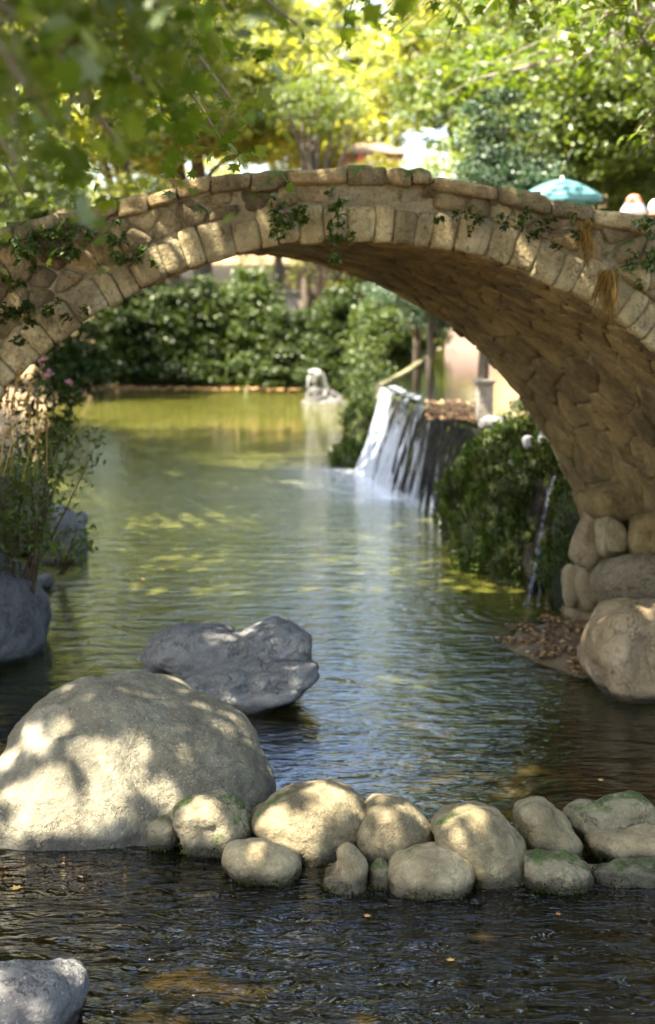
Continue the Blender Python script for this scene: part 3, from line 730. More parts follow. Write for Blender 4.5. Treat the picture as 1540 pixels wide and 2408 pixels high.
footing([(1380, 1170), (1450, 1130), (1540, 1140), (1540, 1215), (1470, 1220), (1400, 1215)], 1560, .2, M['soffit'], 68, .03, 0, .025, .5)
footing([(1480, 1215), (1560, 1200), (1620, 1250), (1600, 1310), (1500, 1310), (1482, 1270)], 1580, .25, M['soffit'], 69, .03, 0, .025, .3)

# ------------------------------------------------------------------ weir wall, fall, moss
def sheet(rows_fn, nu, nv, name, mat, parent=None):
    V = []; Fc = []
    for j in range(nv):
        for i in range(nu): V.append(rows_fn(i / (nu - 1), j / (nv - 1)))
    for j in range(nv - 1):
        for i in range(nu - 1): a = j * nu + i; Fc.append((a, a + 1, a + nu + 1, a + nu))
    return mesh_np(name, V, Fc, mat, parent)
lipx = [C.y - .2, B.y, A.y, A.y + .35]; lipX = [C.x + .05, B.x, A.x, A.x + .25]
def lip(y): return interp(y, lipx, lipX)
def weir_f(u, v):
    y = 17.0 + (26.0 - 17.0) * u
    slope = interp(y, [17.4, 20.5, 24.5], [.06, .15, .38])
    z = 1.39 - 1.75 * min(v * 1.25, 1)
    x = lip(y) - slope * (1.39 - z) / 1.39 + .10 * mn.noise(Vector((y * 1.3, z * 2, 1))) + .05 * mn.noise(Vector((y * 4, z * 5, 3))) + .02
    if v > .8: z = -.36
    if v < .02: return (lip(y) + .5, y, 1.36)
    return (x, y, z)
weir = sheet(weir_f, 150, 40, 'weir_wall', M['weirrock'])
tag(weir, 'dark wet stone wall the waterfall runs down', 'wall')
fallroot = empty('waterfall', (A.x, 22.5, 0)); tag(fallroot, 'white veil of water falling over the weir', kind='structure')
def fall_f(dx, seed):
    def f(u, v):
        y = 17.9 + (A.y + .12 - 17.9) * u
        slope = interp(y, [17.9, 20.5, 24.5], [.1, .24, .52])
        vv = v
        z = 1.425 - 1.46 * vv
        bow = math.sin(min(vv, .25) / .25 * math.pi / 2) * .05
        ins = .25 if v == 0 else 0
        x = lip(y) + ins - bow - slope * vv ** 1.25 - dx + .035 * mn.noise(Vector((y * 6, z * .7, seed))) + .015 * mn.noise(Vector((y * 19, z, seed)))
        return (x, y, z)
    return f
sheet(fall_f(.03, 1), 200, 40, 'water_veil', M['fall'], fallroot)

def sample_mesh(me, n, seed, zmin=-1e9, up=-2):
    r = np.random.RandomState(seed); m = len(me.polygons)
    c = np.empty(m * 3, np.float32); me.polygons.foreach_get('center', c); c = c.reshape(-1, 3)
    no = np.empty(m * 3, np.float32); me.polygons.foreach_get('normal', no); no = no.reshape(-1, 3)
    a = np.empty(m, np.float32); me.polygons.foreach_get('area', a)
    a = np.where((c[:, 2] > zmin) & (no[:, 2] > up), a, 0); i = r.choice(m, n, p=a / a.sum())
    return c[i], no[i]
# moss mounds: lobes in world space, remeshed
def mossbank(name, lobes, voxel, amp, seed, label, ntuft, cat='moss', tsize=.09, mat='mossrock'):
    mb = MB()
    for c, r_ in lobes: mb.ell(c, r_)
    me = remesh(mb, voxel); displace(me, amp, 2.2, seed, 4)
    root = empty(name, lobes[0][0][:2] + (0,)); tag(root, label, cat)
    o = link_mesh('mossy_rock', me, M[mat], root)
    p, nn = sample_mesh(me, ntuft, seed, .0)
    tufts('moss_fringe', p, nn, tsize, M['moss'], root, .35, .7, 1, seed)
    k_ = len(p) // 14; sel = np.sin(p[:k_ * 6, 1] * 5 + p[:k_ * 6, 2] * 7) > .35; tufts('hanging_leaves', p[:k_ * 6][sel], nn[:k_ * 6][sel], tsize * 1.7, M['leaf_bush'], root, .3, .85, 1, seed + 2)
    return root
def bl(px, y, z, r_): d = at_y(px, 700, y); return ((d.x, y, z), r_)
mossbank('mossy_bank', [((1.95, 17.0, .3), (.42, .8, .95)), ((2.15, 16.9, .9), (.4, .7, .62)), ((1.98, 15.9, .35), (.42, .9, 1.05)), ((2.2, 16.0, .9), (.45, .9, .6)),
                        ((2.12, 14.9, .3), (.36, .65, 1.15)), ((2.42, 14.7, 1.0), (.4, .6, .5)), ((2.45, 15.2, 1.15), (.4, .6, .38)), ((1.8, 16.8, .1), (.25, .5, .4))],
         .035, .24, 71, 'large moss covered bank draping down beside the bridge pier', 26000, 'moss bank')
mossbank('mossy_bank', [((2.42, 13.55, .5), (.26, .35, .8)), ((2.5, 13.3, .0), (.2, .3, .5)), ((2.62, 13.9, .95), (.25, .3, .45))],
         .035, .06, 72, 'narrow dark moss cushion between the trickle and the bridge pier', 5000, 'moss bank', .07)
mossbank('mossy_bank', [((.58, 25.3, .3), (.30, .4, .8)), ((.48, 25.2, .0), (.35, .4, .5)), ((.72, 25.4, .75), (.2, .35, .5))],
         .04, .08, 73, 'mossy stub of rock at the far side of the waterfall', 5000, 'moss bank', .08)

# trickle beside the pier
tr = MB()
pts = [at_y(1308, 1118, 14.1), at_y(1292, 1150, 13.95), at_y(1280, 1210, 13.8), at_y(1268, 1280, 13.65), at_y(1256, 1340, 13.5), at_y(1244, 1405, 13.35), at_y(1240, 1425, 13.28)]
tr.tube(pts, [.02, .025, .018, .026, .02, .024, .05], 6)
tr.tube([p + Vector((.07 + .01 * i, -.02, .0)) for i, p in enumerate(pts[3:])], [.006, .01, .012, .02], 5)
def trm():
    m, t, out = newmat('trickle'); v = coords(t, (1, 1, .3)); al = ramp(t, noise(t, 30, 3, .6, v), [(.45, .0), (.65, .32)])
    d = t.nodes.new('ShaderNodeBsdfPrincipled'); d.inputs['Base Color'].default_value = (.4, .43, .5, 1); d.inputs['Roughness'].default_value = .25
    q = t.nodes.new('ShaderNodeBsdfTransparent'); a = t.nodes.new('ShaderNodeMixShader')
    t.links.new(al, a.inputs[0]); t.links.new(q.outputs[0], a.inputs[1]); t.links.new(d.outputs[0], a.inputs[2]); t.links.new(a.outputs[0], out.inputs[0]); return m
tag(tr.build('trickle_water', trm()), 'thin trickle of water falling beside the bridge pier', kind='structure')
# recess behind the trickle
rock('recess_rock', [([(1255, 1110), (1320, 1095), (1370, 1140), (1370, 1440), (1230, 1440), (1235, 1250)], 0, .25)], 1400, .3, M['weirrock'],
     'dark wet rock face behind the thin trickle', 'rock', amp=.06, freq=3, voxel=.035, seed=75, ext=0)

# things on the terrace
rock('terrace_rock', [[(1122, 990), (1140, 976), (1175, 978), (1192, 992), (1186, 1010), (1130, 1012)]], 1010, .2, M['leftrock'], 'grey oval rock resting on top of the moss covered bank', 'rock', amp=.02, freq=4, voxel=.02, z0=1.45, seed=81)
rock('terrace_rock', [[(1258, 1050), (1264, 1022), (1280, 1008), (1296, 1020), (1302, 1055)]], 1055, .14, M['pale'], 'white sunlit rock beside the bridge pier on the terrace', 'rock', amp=.03, freq=4, voxel=.02, z0=1.45, seed=82)
rock('terrace_rock', [[(1225, 1030), (1240, 1022), (1258, 1030), (1262, 1050), (1235, 1054)]], 1052, .1, M['pale'], 'small pale rock left of the white sunlit one', 'rock', amp=.02, freq=5, voxel=.02, z0=1.45, seed=83)
g0 = at_z(1140, 988, 1.45)
mb = MB(); mb.box((g0.x, g0.y + .15, 1.45 + .22), (.10, .09, .24), .2); mb.box((g0.x, g0.y + .15, 1.45 + .48), (.12, .11, .025), .2)
o = mb.build('stone_post', M['step'], smooth=False); tag(o, 'short square grey stone post at the edge of the upper pool', 'post')
bv = o.modifiers.new('b', 'BEVEL'); bv.width = .012; bv.segments = 2

# channel wall along the far bank of the upper pool
mb = MB()
cw = [(A.x - .04, A.y + .1), (1.7, 30.5), (2.35, 35.5), (3.05, 40.5), (3.62, 44.9)]
wl = []
for i in range(len(cw) - 1):
    (x1, y1), (x2, y2) = cw[i], cw[i + 1]
    mb.box(((x1 + x2) / 2 - .02, (y1 + y2) / 2, .68), (.06, math.hypot(x2 - x1, y2 - y1) / 2 + .02, .76), -math.atan2(x2 - x1, y2 - y1))
o = mb.build('channel_wall', M['mortar'], smooth=False); tag(o, 'low narrow wall edging the upper pool beyond the waterfall', 'wall')

# ------------------------------------------------------------------ foliage generators
def leaf_cloud(centers, radii, per, size, seed, flat=.55, aspect=1.9, vertical=0):
    r = np.random.RandomState(seed); nC = len(centers)
    C_ = np.repeat(np.asarray(centers), per, 0); Rd = np.repeat(np.asarray(radii), per, 0)
    n = len(C_); d = r.randn(n, 3); d /= np.linalg.norm(d, axis=1, keepdims=True)
    rad = r.rand(n, 1) ** .6; p = C_ + d * rad * Rd
    nr = r.randn(n, 3); nr[:, 2] = np.abs(nr[:, 2]) + flat; nr /= np.linalg.norm(nr, axis=1, keepdims=True)
    u = np.cross(nr, r.randn(n, 3)); u /= np.linalg.norm(u, axis=1, keepdims=True); v = np.cross(nr, u)
    s_ = size * (.6 + .8 * r.rand(n, 1)); L = u * s_; W = v * s_ / aspect
    fold = nr * s_ * .14
    V = np.stack([p - L * .5, p + W * .5 + fold, p + L * .5, p - W * .5 + fold], 1).reshape(-1, 3)
    return V, np.arange(n * 4).reshape(-1, 4)
def crown_points(blobs, nclump, seed, clump=(.35, .75)):
    """clump centres spread over the shells and volumes of several big blobs"""
    r = np.random.RandomState(seed); out = []; rad = []
    w_ = np.array([b[1][0] * b[1][1] * b[1][2] for b in blobs]) ** .8; w_ /= w_.sum()
    for _ in range(nclump):
        b = blobs[r.choice(len(blobs), p=w_)]; d = r.randn(3); d /= np.linalg.norm(d)
        rr = r.rand() ** .45
        out.append(np.array(b[0]) + d * rr * np.array(b[1])); q = clump[0] + (clump[1] - clump[0]) * r.rand(); rad.append([q * 1.25, q * 1.25, q * .6])
    return out, rad
def limb_tree(mb, base, top, r0, tips, seed):
    r2 = random.Random(seed); base = Vector(base); top = Vector(top); pts = []; rad = []
    for i in range(9):
        t = i / 8; p = base.lerp(top, t) + Vector((r2.uniform(-1, 1), r2.uniform(-1, 1), 0)) * r0 * .5 * (0 < i < 8); pts.append(p); rad.append(r0 * (1.25 - t * .85 if i else 1.5))
    mb.tube(pts, rad, 9)
    for tp_ in tips:
        tp_ = Vector(tp_); t = r2.uniform(.35, .95); k = int(t * 8); s0 = pts[k]; mid = s0.lerp(tp_, .5) + Vector((r2.uniform(-.3, .3), r2.uniform(-.3, .3), r2.uniform(0, .5)))
        rr = rad[k] * .5
        q = [s0, s0.lerp(mid, .5) + Vector((0, 0, .1)), mid, mid.lerp(tp_, .5), tp_]
        mb.tube(q, [rr, rr * .8, rr * .6, rr * .4, rr * .15], 6)
def make_tree(name, base, height, trunk_r, blobs, nclump, per, leaf, lmat, label, group=None, bark='bark', seed=1, clump=(.35, .75), cat='tree', nlimb=14, lean=(0, 0)):
    root = empty(name, base); tag(root, label, cat, group)
    b0 = Vector(base)
    bl_ = [((b0.x + c[0], b0.y + c[1], b0.z + c[2]), r_) for c, r_ in blobs]
    cs, rd = crown_points(bl_, nclump, seed, clump)
    V, Fq = leaf_cloud(cs, rd, per, leaf, seed + 5)
    mesh_np('crown', V, Fq, M[lmat], root, smooth=False)
    mb = MB(); tips = [cs[i] for i in range(0, min(nlimb, len(cs)))]
    limb_tree(mb, b0 - Vector((0, 0, .3)), b0 + Vector((lean[0], lean[1], height)), trunk_r, tips, seed)
    mb.build('trunk', M[bark], root)
    return root
def copy_tree(o, loc, rz, s_, label):
    c = o.copy(); col.objects.link(c); c.location = loc; c.rotation_euler = (0, 0, rz); c.scale = (s_, s_, s_)
    c['label'] = label
    for ch in o.children:
        d = ch.copy(); col.objects.link(d); d.parent = c; d.matrix_parent_inverse = ch.matrix_parent_inverse.copy()
    return c
def bush(name, base, blobs, nclump, per, leaf, lmat, label, cat='bush', group=None, seed=1, clump=(.25, .5)):
    root = empty(name, base); tag(root, label, cat, group); b0 = Vector(base)
    bl_ = [((b0.x + c[0], b0.y + c[1], b0.z + c[2]), r_) for c, r_ in blobs]
    cs, rd = crown_points(bl_, nclump, seed, clump); V, Fq = leaf_cloud(cs, rd, per, leaf, seed + 9)
    mesh_np('foliage', V, Fq, M[lmat], root, smooth=False)
    mb = MB(); r2 = random.Random(seed)
    for i in range(8):
        t_ = Vector(cs[i]); s0 = b0 + Vector((r2.uniform(-.3, .3), r2.uniform(-.2, .2), -.2)); mb.tube([s0, s0.lerp(t_, .5) + Vector((0, 0, .2)), t_], [.05, .035, .012], 5)
    mb.build('stem', M['stem'], root); return root

# --- far bank bushes (standing on the bank at Y ~ 46)
def X_at(px, Y): return (px - 770) / F * Y / CP * 1.0
BG = 'bushes along the far bank of the pool'
def fb(px, Y, blobs, nclump, per, lf, mt, lb, seed):
    if Y > 43: blobs = blobs + [((0, -.75, .45), (1.35, .45, .6)), ((.3, -.3, .9), (1.2, .6, .8))]; nclump = int(nclump * 1.5)
    x = at_y(px, 700, Y).x; z = max(gz(x, Y), .05)
    return bush('bush', (x, Y, z), blobs, nclump, per, lf, mt, lb, 'bush', BG, seed)
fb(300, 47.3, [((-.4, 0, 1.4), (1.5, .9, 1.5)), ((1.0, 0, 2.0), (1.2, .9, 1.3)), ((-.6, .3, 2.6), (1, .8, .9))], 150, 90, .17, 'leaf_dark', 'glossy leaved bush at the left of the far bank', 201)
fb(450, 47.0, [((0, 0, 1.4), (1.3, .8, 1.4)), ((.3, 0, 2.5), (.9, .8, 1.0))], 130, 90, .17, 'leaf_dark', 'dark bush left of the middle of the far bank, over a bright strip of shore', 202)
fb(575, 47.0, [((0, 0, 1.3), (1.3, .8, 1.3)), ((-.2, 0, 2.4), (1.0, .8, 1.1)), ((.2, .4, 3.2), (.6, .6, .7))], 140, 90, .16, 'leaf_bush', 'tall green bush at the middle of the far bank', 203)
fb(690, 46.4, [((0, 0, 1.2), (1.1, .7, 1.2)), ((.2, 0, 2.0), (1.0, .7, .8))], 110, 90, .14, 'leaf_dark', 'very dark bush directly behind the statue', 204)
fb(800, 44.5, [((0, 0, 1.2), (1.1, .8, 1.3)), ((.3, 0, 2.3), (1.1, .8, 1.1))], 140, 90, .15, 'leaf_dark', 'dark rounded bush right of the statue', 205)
fb(890, 38.0, [((0, 0, 1.0), (.75, .9, 1.3)), ((.2, 0.5, 2.0), (.9, .9, .95)), ((.5, 1.2, 1.6), (.8, .9, .9))], 150, 90, .12, 'leaf_bush', 'bushy shrub between the statue and the waterfall', 206)
fb(940, 41.0, [((0, 0, 1.7), (1.1, .9, 1.2)), ((.5, 0, 2.2), (.95, .9, .85))], 170, 90, .12, 'leaf_mid', 'sunlit round bush hanging over the channel wall', 207)
fb(850, 32.0, [((0.2, 0, .4), (.45, 1.5, .7)), ((.3, 1.8, .8), (.5, 1.2, .8))], 70, 90, .09, 'leaf_dark', 'low dark shrub on the spit behind the waterfall', 208)
fb(390, 50.5, [((0, 0, .9), (1.6, .8, 1.3)), ((1.3, 0, .7), (1.2, .8, 1.0))], 120, 80, .16, 'leaf_bush', 'green bush up the bank behind the glossy leaved bush', 211)
fb(560, 50.5, [((0, 0, .8), (1.5, .8, 1.0))], 90, 80, .16, 'leaf_bush', 'bush up the bank below the bright sunlit ledge', 212)
fb(850, 49.5, [((0, 0, 1.4), (1.6, .8, 1.6)), ((1.4, 0, 1.3), (1.2, .8, 1.4))], 150, 80, .15, 'leaf_bush', 'tall bush up the bank right of the thick dark trunk', 213)
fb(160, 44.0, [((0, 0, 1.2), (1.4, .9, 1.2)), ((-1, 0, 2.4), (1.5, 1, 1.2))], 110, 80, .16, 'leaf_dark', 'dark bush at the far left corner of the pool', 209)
fb(1010, 50.0, [((0, 0, 1.6), (1.2, .9, 1.2)), ((1.6, 0, 1.7), (1.2, .9, 1.0))], 110, 90, .14, 'leaf_bright', 'pale bush behind the end of the channel wall', 210)

# willow-like hanging foliage seen under the arch
def hanging(name, base, h, spread, nstr, lmat, label, seed):
    root = empty(name, base); tag(root, label, 'tree'); r = np.random.RandomState(seed); b0 = np.array(base); P = []; mb = MB()
    for i in range(nstr):
        a = r.rand() * 6.28; rr = spread * r.rand() ** .5; top = b0 + [rr * math.cos(a), rr * math.sin(a), h - rr * .5]; L = h * (.35 + .3 * r.rand())
        for k in range(26): P.append(top + [0.08 * r.randn(), .08 * r.randn(), -L * k / 26])
        if i % 3 == 0: mb.tube([b0 + [0, 0, h * .55], (b0 + top) / 2 + [0, 0, h * .42], top], [.07, .04, .015], 5)
    V, Fq = leaf_cloud(P, [[.12, .12, .12]] * len(P), 4, .14, seed, 0, 3); mesh_np('crown', V, Fq, M[lmat], root, smooth=False)
    mb.tube([Vector(base) - Vector((0, 0, .3)), Vector(base) + Vector((.1, 0, h * .3)), Vector(base) + Vector((0, 0, h * .75))], [.22, .17, .1], 8)
    mb.build('trunk', M['bark'], root); return root
x = at_y(650, 700, 54).x; hanging('willow_tree', (x, 54, gz(x, 54)), 5.5, 1.6, 60, 'leaf_yellow', 'yellow green willow with hanging strands seen under the arch', 301)
x = at_y(715, 700, 50).x; hanging('willow_tree', (x, 50, gz(x, 50)), 5.5, .5, 18, 'leaf_bright', 'slim pale weeping tree seen under the arch beside a dark trunk', 302)

# ledge and low walls behind the bushes
def ledge(px0, px1, py0, py1, Y, name, mat, label, cat='ledge', th=.8):
    a = at_y(px0, py0, Y); b = at_y(px1, py1, Y); mb = MB(); zb = min(b.z, gz((a.x + b.x) / 2, Y) - .2)
    mb.box(((a.x + b.x) / 2, Y + th / 2, (a.z + zb) / 2), ((b.x - a.x) / 2, th / 2, (a.z - zb) / 2)); 
    mb.box(((a.x + b.x) / 2, Y + th / 2 - .03, a.z + .04), ((b.x - a.x) / 2 + .05, th / 2 + .05, .045))
    o = mb.build(name, M[mat], smooth=False); tag(o, label, cat); return o
ledge(610, 730, 688, 712, 52, 'stone_ledge', 'step', 'pale stone ledge behind the bushes, seen under the arch')
ledge(452, 545, 702, 725, 51, 'stone_ledge', 'pale', 'bright sunlit ledge seen under the left of the arch')
ledge(640, 1000, 628, 690, 62, 'garden_wall', 'footing', 'brown garden wall beyond the willow, seen under the arch', 'wall', .5)

a_ = at_y(1050, 745, 45.6); b_ = at_y(1300, 745, 45.6); mb = MB()
mb.box(((a_.x + b_.x) / 2, 45.8, (a_.z + 1.2) / 2), ((b_.x - a_.x) / 2, .2, (a_.z - 1.2) / 2)); mb.box(((a_.x + b_.x) / 2, 45.78, a_.z + .05), ((b_.x - a_.x) / 2 + .06, .27, .05))
tag(mb.build('garden_wall', M['plaster'], smooth=False), 'rose coloured wall at the far end of the upper pool', 'wall')
# --- background trees above the bridge
proto_bright = make_tree('broadleaf_tree', (0, 0, 0), 7.5, .28, [((0, 0, 7.5), (3.6, 3.2, 2.8)), ((-2, .4, 5.6), (2.6, 2.2, 1.9)), ((2.2, -.3, 6.2), (2.6, 2.2, 2.0)), ((.3, 0, 10), (2.2, 2, 1.6))], 420, 70, .24, 'leaf_bright', 'x', seed=401, clump=(.4, .9))
proto_mid = make_tree('broadleaf_tree', (0, 0, 0), 7.0, .25, [((0, 0, 6.5), (3.2, 3, 3)), ((-1.8, 0, 4.6), (2.4, 2.2, 1.7)), ((2.0, .3, 5.4), (2.3, 2.2, 2.2)), ((-.5, 0, 9), (2.4, 2, 1.8))], 420, 70, .2, 'leaf_mid', 'x', seed=402, clump=(.35, .85))
proto_blue = make_tree('conifer_tree', (0, 0, 0), 6.5, .13, [((0, 0, 4.3), (1.9, 1.7, 1.0)), ((.5, 0, 5.6), (1.5, 1.4, .9)), ((-.9, 0, 3.4), (1.5, 1.3, .7)), ((0.2, 0, 6.8), (1, 1, .9))], 220, 80, .12, 'leaf_blue', 'x', seed=403, clump=(.25, .55))
def plant_tree(proto, first, px, Y, rz, s_, label, group):
    x = at_y(px, 700, Y).x; loc = (x, Y, gz(x, Y) - .1)
    if first:
        proto.location = loc; proto.rotation_euler = (0, 0, rz); proto.scale = (s_,) * 3; proto['label'] = label
        o = proto
    else: o = copy_tree(proto, loc, rz, s_, label)
    o['group'] = group; o['category'] = 'tree'; return o
TG = 'trees growing beyond the bridge'
bright = [(470, 60, 0, 1.4, 'pale yellow green tree standing just left of the middle, above the bridge crown'),
          (300, 52, 1.3, 1.35, 'sunny yellow green tree behind the hanging leaves, nearer than its pale neighbours'),
          (60, 58, 2.4, 1.6, 'yellow green tree at the far left edge, behind the hanging leaves'),
          (720, 100, 4.0, 1.25, 'hazy pale tree farthest off over the crown of the bridge'),
          (1080, 78, .7, 1.5, 'pale tree behind the rose house, right of the crown of the bridge'),
          (770, 104, 2.6, 1.6, 'palest and most distant tree, behind the hanging single leaf at the top'),
          (1150, 70, 2.0, 1.7, 'light green tree high behind the bluish conifers'),
          (400, 80, 3.1, 2.0, 'tall pale tree far behind the left half of the bridge'),
          (190, 78, 5.0, 2.0, 'tall light tree far behind the left end of the bridge'),
          (1500, 66, 5.6, 1.8, 'light green tree at the far right edge behind the lamps'),
          (1330, 84, 1.0, 2.1, 'tall pale tree far behind the teal parasol')]
mids = [(1330, 33, 0, .82, 'green tree with a slim dark trunk standing behind the teal parasol'),
        (1560, 30, 2.2, .8, 'green tree at the right edge of the photo beyond the bridge end'),
        (20, 42, 1.1, .85, 'dark green tree at the left edge beyond the bridge end'),
        (1440, 48, 4.1, 1.0, 'green tree filling the gap between the parasol and the right edge'),
        (1180, 52, 3.0, .95, 'green tree behind the bluish conifer with the dark trunk')]
blues = [(1135, 27, 0, .78, 'bluish feathery conifer with a straight dark trunk rising behind the bridge'),
         (985, 36, 2.0, .8, 'bluish feathery conifer leaning over the crown of the bridge'),
         (1010, 33, 4.4, .62, 'smallest bluish conifer, low between its two taller neighbours')]
for k, (px, Y, rz, s_, lb) in enumerate(bright): plant_tree(proto_bright, k == 0, px, Y, rz, s_, lb, TG)
for k, (px, Y, rz, s_, lb) in enumerate(mids): plant_tree(proto_mid, k == 0, px, Y, rz, s_, lb, TG)
for k, (px, Y, rz, s_, lb) in enumerate(blues): plant_tree(proto_blue, k == 0, px, Y, rz, s_, lb, TG)
for (px, Y, lo, lb, sd_) in [(880, 50, 2.6, 'sparse pale sapling half hiding the rose house', 431), (955, 46, 2.2, 'sparse sapling right of the rose house, over the crown of the bridge', 432), (790, 48, 2.4, 'sparse sapling left of the rose house, over the crown of the bridge', 433)]:
    x = at_y(px, 700, Y).x; make_tree('sapling', (x, Y, gz(x, Y)), 4.5, .07, [((0, 0, 5.0), (1.2, .9, 1.5)), ((.4, 0, 3.6), (.8, .5, .8))], 120, 60, .14, 'leaf_yellow' if sd_ != 432 else 'leaf_bright', lb, seed=sd_, clump=(.2, .4), group=TG)
# dark trunk and others under the arch
x = at_y(740, 700, 53).x
make_tree('pine_tree', (x, 53, gz(x, 53)), 6.5, .27, [((0, 0, 7.5), (2, 2, 1.2))], 50, 70, .16, 'leaf_mid', 'tree with a thick dark trunk seen under the arch above the statue', seed=420)
x = at_y(395, 700, 49).x
make_tree('leaning_tree', (x, 49, gz(x, 49)), 6, .2, [((-1, 0, 5.2), (1.6, 1.2, 1.2)), ((.6, 0, 4.2), (1, 1, .8))], 70, 70, .18, 'leaf_bright', 'leaning brown trunked tree over the left part of the far bank', seed=421, lean=(-2.4, 0))

# wood on the hillside (uncountable)
r = np.random.RandomState(5); cs = []; rd = []
for _ in range(420):
    Y = 92 + 50 * r.rand(); X = (r.rand() - .5) * Y * .95; z0 = gz(X, Y); cs.append([X, Y, z0 + 1 + 12 * r.rand()]); q = 1.6 + 1.6 * r.rand(); rd.append([q, q, q * .8])
V, Fq = leaf_cloud(cs, rd, 80, .6, 6)
tag(mesh_np('woodland', V, Fq, M['leaf_bright'], smooth=False), 'distant light green wood on the hillside', kind='stuff')

# --- near canopy: plane trees on both banks, limbs reaching over the stream, some crowns added for shade
def palm_leaf():
    ang = [(0, 1.0), (18, .52), (48, .86), (66, .42), (100, .6), (125, .3), (165, .26)]
    pts = [(r_ * math.sin(R(a)), r_ * math.cos(R(a))) for a, r_ in ang]; pts += [(-x_, y_) for x_, y_ in pts[:0:-1]]
    return np.array(pts)
PL = palm_leaf(); NP_ = len(PL)
def plane_leaves(centers, size, seed, tilt=.9):
    r = np.random.RandomState(seed); C_ = np.asarray(centers); n = len(C_)
    nr = r.randn(n, 3) * tilt; nr[:, 2] += 1; nr /= np.linalg.norm(nr, axis=1, keepdims=True)
    u = np.cross(nr, r.randn(n, 3)); u /= np.linalg.norm(u, axis=1, keepdims=True); v = np.cross(nr, u)
    # tips droop
    fl = (v[:, 2] > 0); v[fl] *= -1
    s_ = size * (.6 + .7 * r.rand(n))
    V = np.zeros((n, NP_ + 1, 3)); V[:, 0] = C_
    for k, (a, b) in enumerate(PL):
        V[:, k + 1] = C_ + (u * a + v * b) * s_[:, None] - nr * (a * a * .22 * s_)[:, None]
    F1 = np.array([[0, k + 1, (k + 1) % NP_ + 1] for k in range(NP_)])
    Fq = (F1[None] + (np.arange(n) * (NP_ + 1))[:, None, None]).reshape(-1, 3)
    return V.reshape(-1, 3), Fq
def plane_tree(base, top, r0, targets, nleaf_per, size, label, seed, gap=None, lmat='planeleaf', lr=None, shade_leaf=0):
    lr = lr or r0 * .34; root = empty('plane_tree', base); tag(root, label, 'tree'); mb = MB(); r = np.random.RandomState(seed); P = []
    base = Vector(base); top = Vector(top)
    mb.tube([base - Vector((0, 0, .4)), base.lerp(top, .35) + Vector((.1, .1, 0)), base.lerp(top, .7) + Vector((-.1, .05, 0)), top], [r0 * 1.4, r0, r0 * .85, r0 * .6], 12)
    for (tx, ty, tz, spread, nb) in targets:           # each is a limb ending in a spray
        e = Vector((tx, ty, tz)); s0 = base.lerp(top, r.uniform(.55, 1)); mid = s0.lerp(e, .5) + Vector((0, 0, .5))
        if gap is not None:
            pp = [s0.lerp(mid, q / 9) for q in range(10)] + [mid.lerp(e, q / 9) for q in range(10)]
            if not gap(np.array(pp)).all(): continue
        mb.tube([s0, s0.lerp(mid, .5) + Vector((0, 0, .15)), mid, mid.lerp(e, .6), e], [lr, lr * .75, lr * .5, lr * .3, .006], 7)
        for _ in range(nb):
            d = Vector(r.randn(3).tolist()); d.z *= .45; e2 = e + d * spread * .6; st = mid.lerp(e, r.uniform(.3, 1))
            m2 = st.lerp(e2, .5) + Vector((0, 0, .12)); e2.z -= .1
            if gap is not None and not gap(np.array([st, st.lerp(m2, .5), m2, m2.lerp(e2, .5), e2])).all(): continue
            mb.tube([st, m2, e2], [.12 * lr, .08 * lr, .03 * lr], 4)
            for _ in range(nleaf_per):
                t = r.rand(); q = (st.lerp(m2, t * 2) if t < .5 else m2.lerp(e2, t * 2 - 1)); P.append([q.x + r.randn() * .14, q.y + r.randn() * .14, q.z + r.randn() * .09])
    P = np.array(P)
    if shade_leaf:  # out-of-view leaf mass added for shade, dropped inside the near view
        C_ = np.array([t_[:3] for t_ in targets]); V, Fq = leaf_cloud(C_, [[1.15, 1.15, .6]] * len(C_), shade_leaf, .21, seed + 3)
        c4 = V.reshape(-1, 4, 3); keep = gap(c4.mean(1)) if gap is not None else np.ones(len(c4), bool)
        m_ = c4.mean(1) - [0, 0, CH]; zc_ = m_[:, 1] * CP - m_[:, 2] * SP; u_ = 770 + F * m_[:, 0] / zc_; v_ = 1204 - F * (m_[:, 1] * SP + m_[:, 2] * CP) / zc_
        keep &= ~((zc_ > 0) & (zc_ < 16) & (u_ > -60) & (u_ < 1600) & (v_ > -60) & (v_ < 2450)); V = c4[keep].reshape(-1, 3)
        mesh_np('crown', V, np.arange(len(V)).reshape(-1, 4), M[lmat], root, smooth=False)
    if gap is not None: P = P[gap(P)]
    V, Fq = plane_leaves(P, size, seed + 1); mesh_np('crown', V, Fq, M[lmat], root, smooth=False)
    mb.build('trunk', M['planebark'], root); return root, P
# gaps shaped in the crowns so sun hits chosen spots: few leaves kept there
def thin(target, rad, keep):
    def f(P):
        r = np.random.RandomState(3); T = np.array(target); s_ = np.array(S); d = P - T; t = d @ s_; q = d - t[:, None] * s_; dist = np.linalg.norm(q, axis=1)
        return (dist > rad) | (r.rand(len(P)) < keep)
    return f
def both(*fs):
    def f(P):
        o = np.ones(len(P), bool)
        for g in fs: o &= g(P)
        return o
    return f
from mathutils.bvhtree import BVHTree
TREES_ = []
for o_ in list(col.objects):
    if o_.name.split('.')[0] in ('granite_boulder', 'stream_stone', 'layered_rock'):
        TREES_.append(BVHTree.FromPolygons([v.co + o_.location for v in o_.data.vertices], [tuple(p.vertices) for p in o_.data.polygons]))
def hit(px, py):
    d = ray(px, py).normalized(); best = None
    for t_ in TREES_:
        h = t_.ray_cast(Vector((0, 0, CH)), d)
        if h[0] is not None and (best is None or h[3] < best[1]): best = (h[0], h[3])
    return tuple(best[0]) if best else tuple(at_z(px, py, 0))
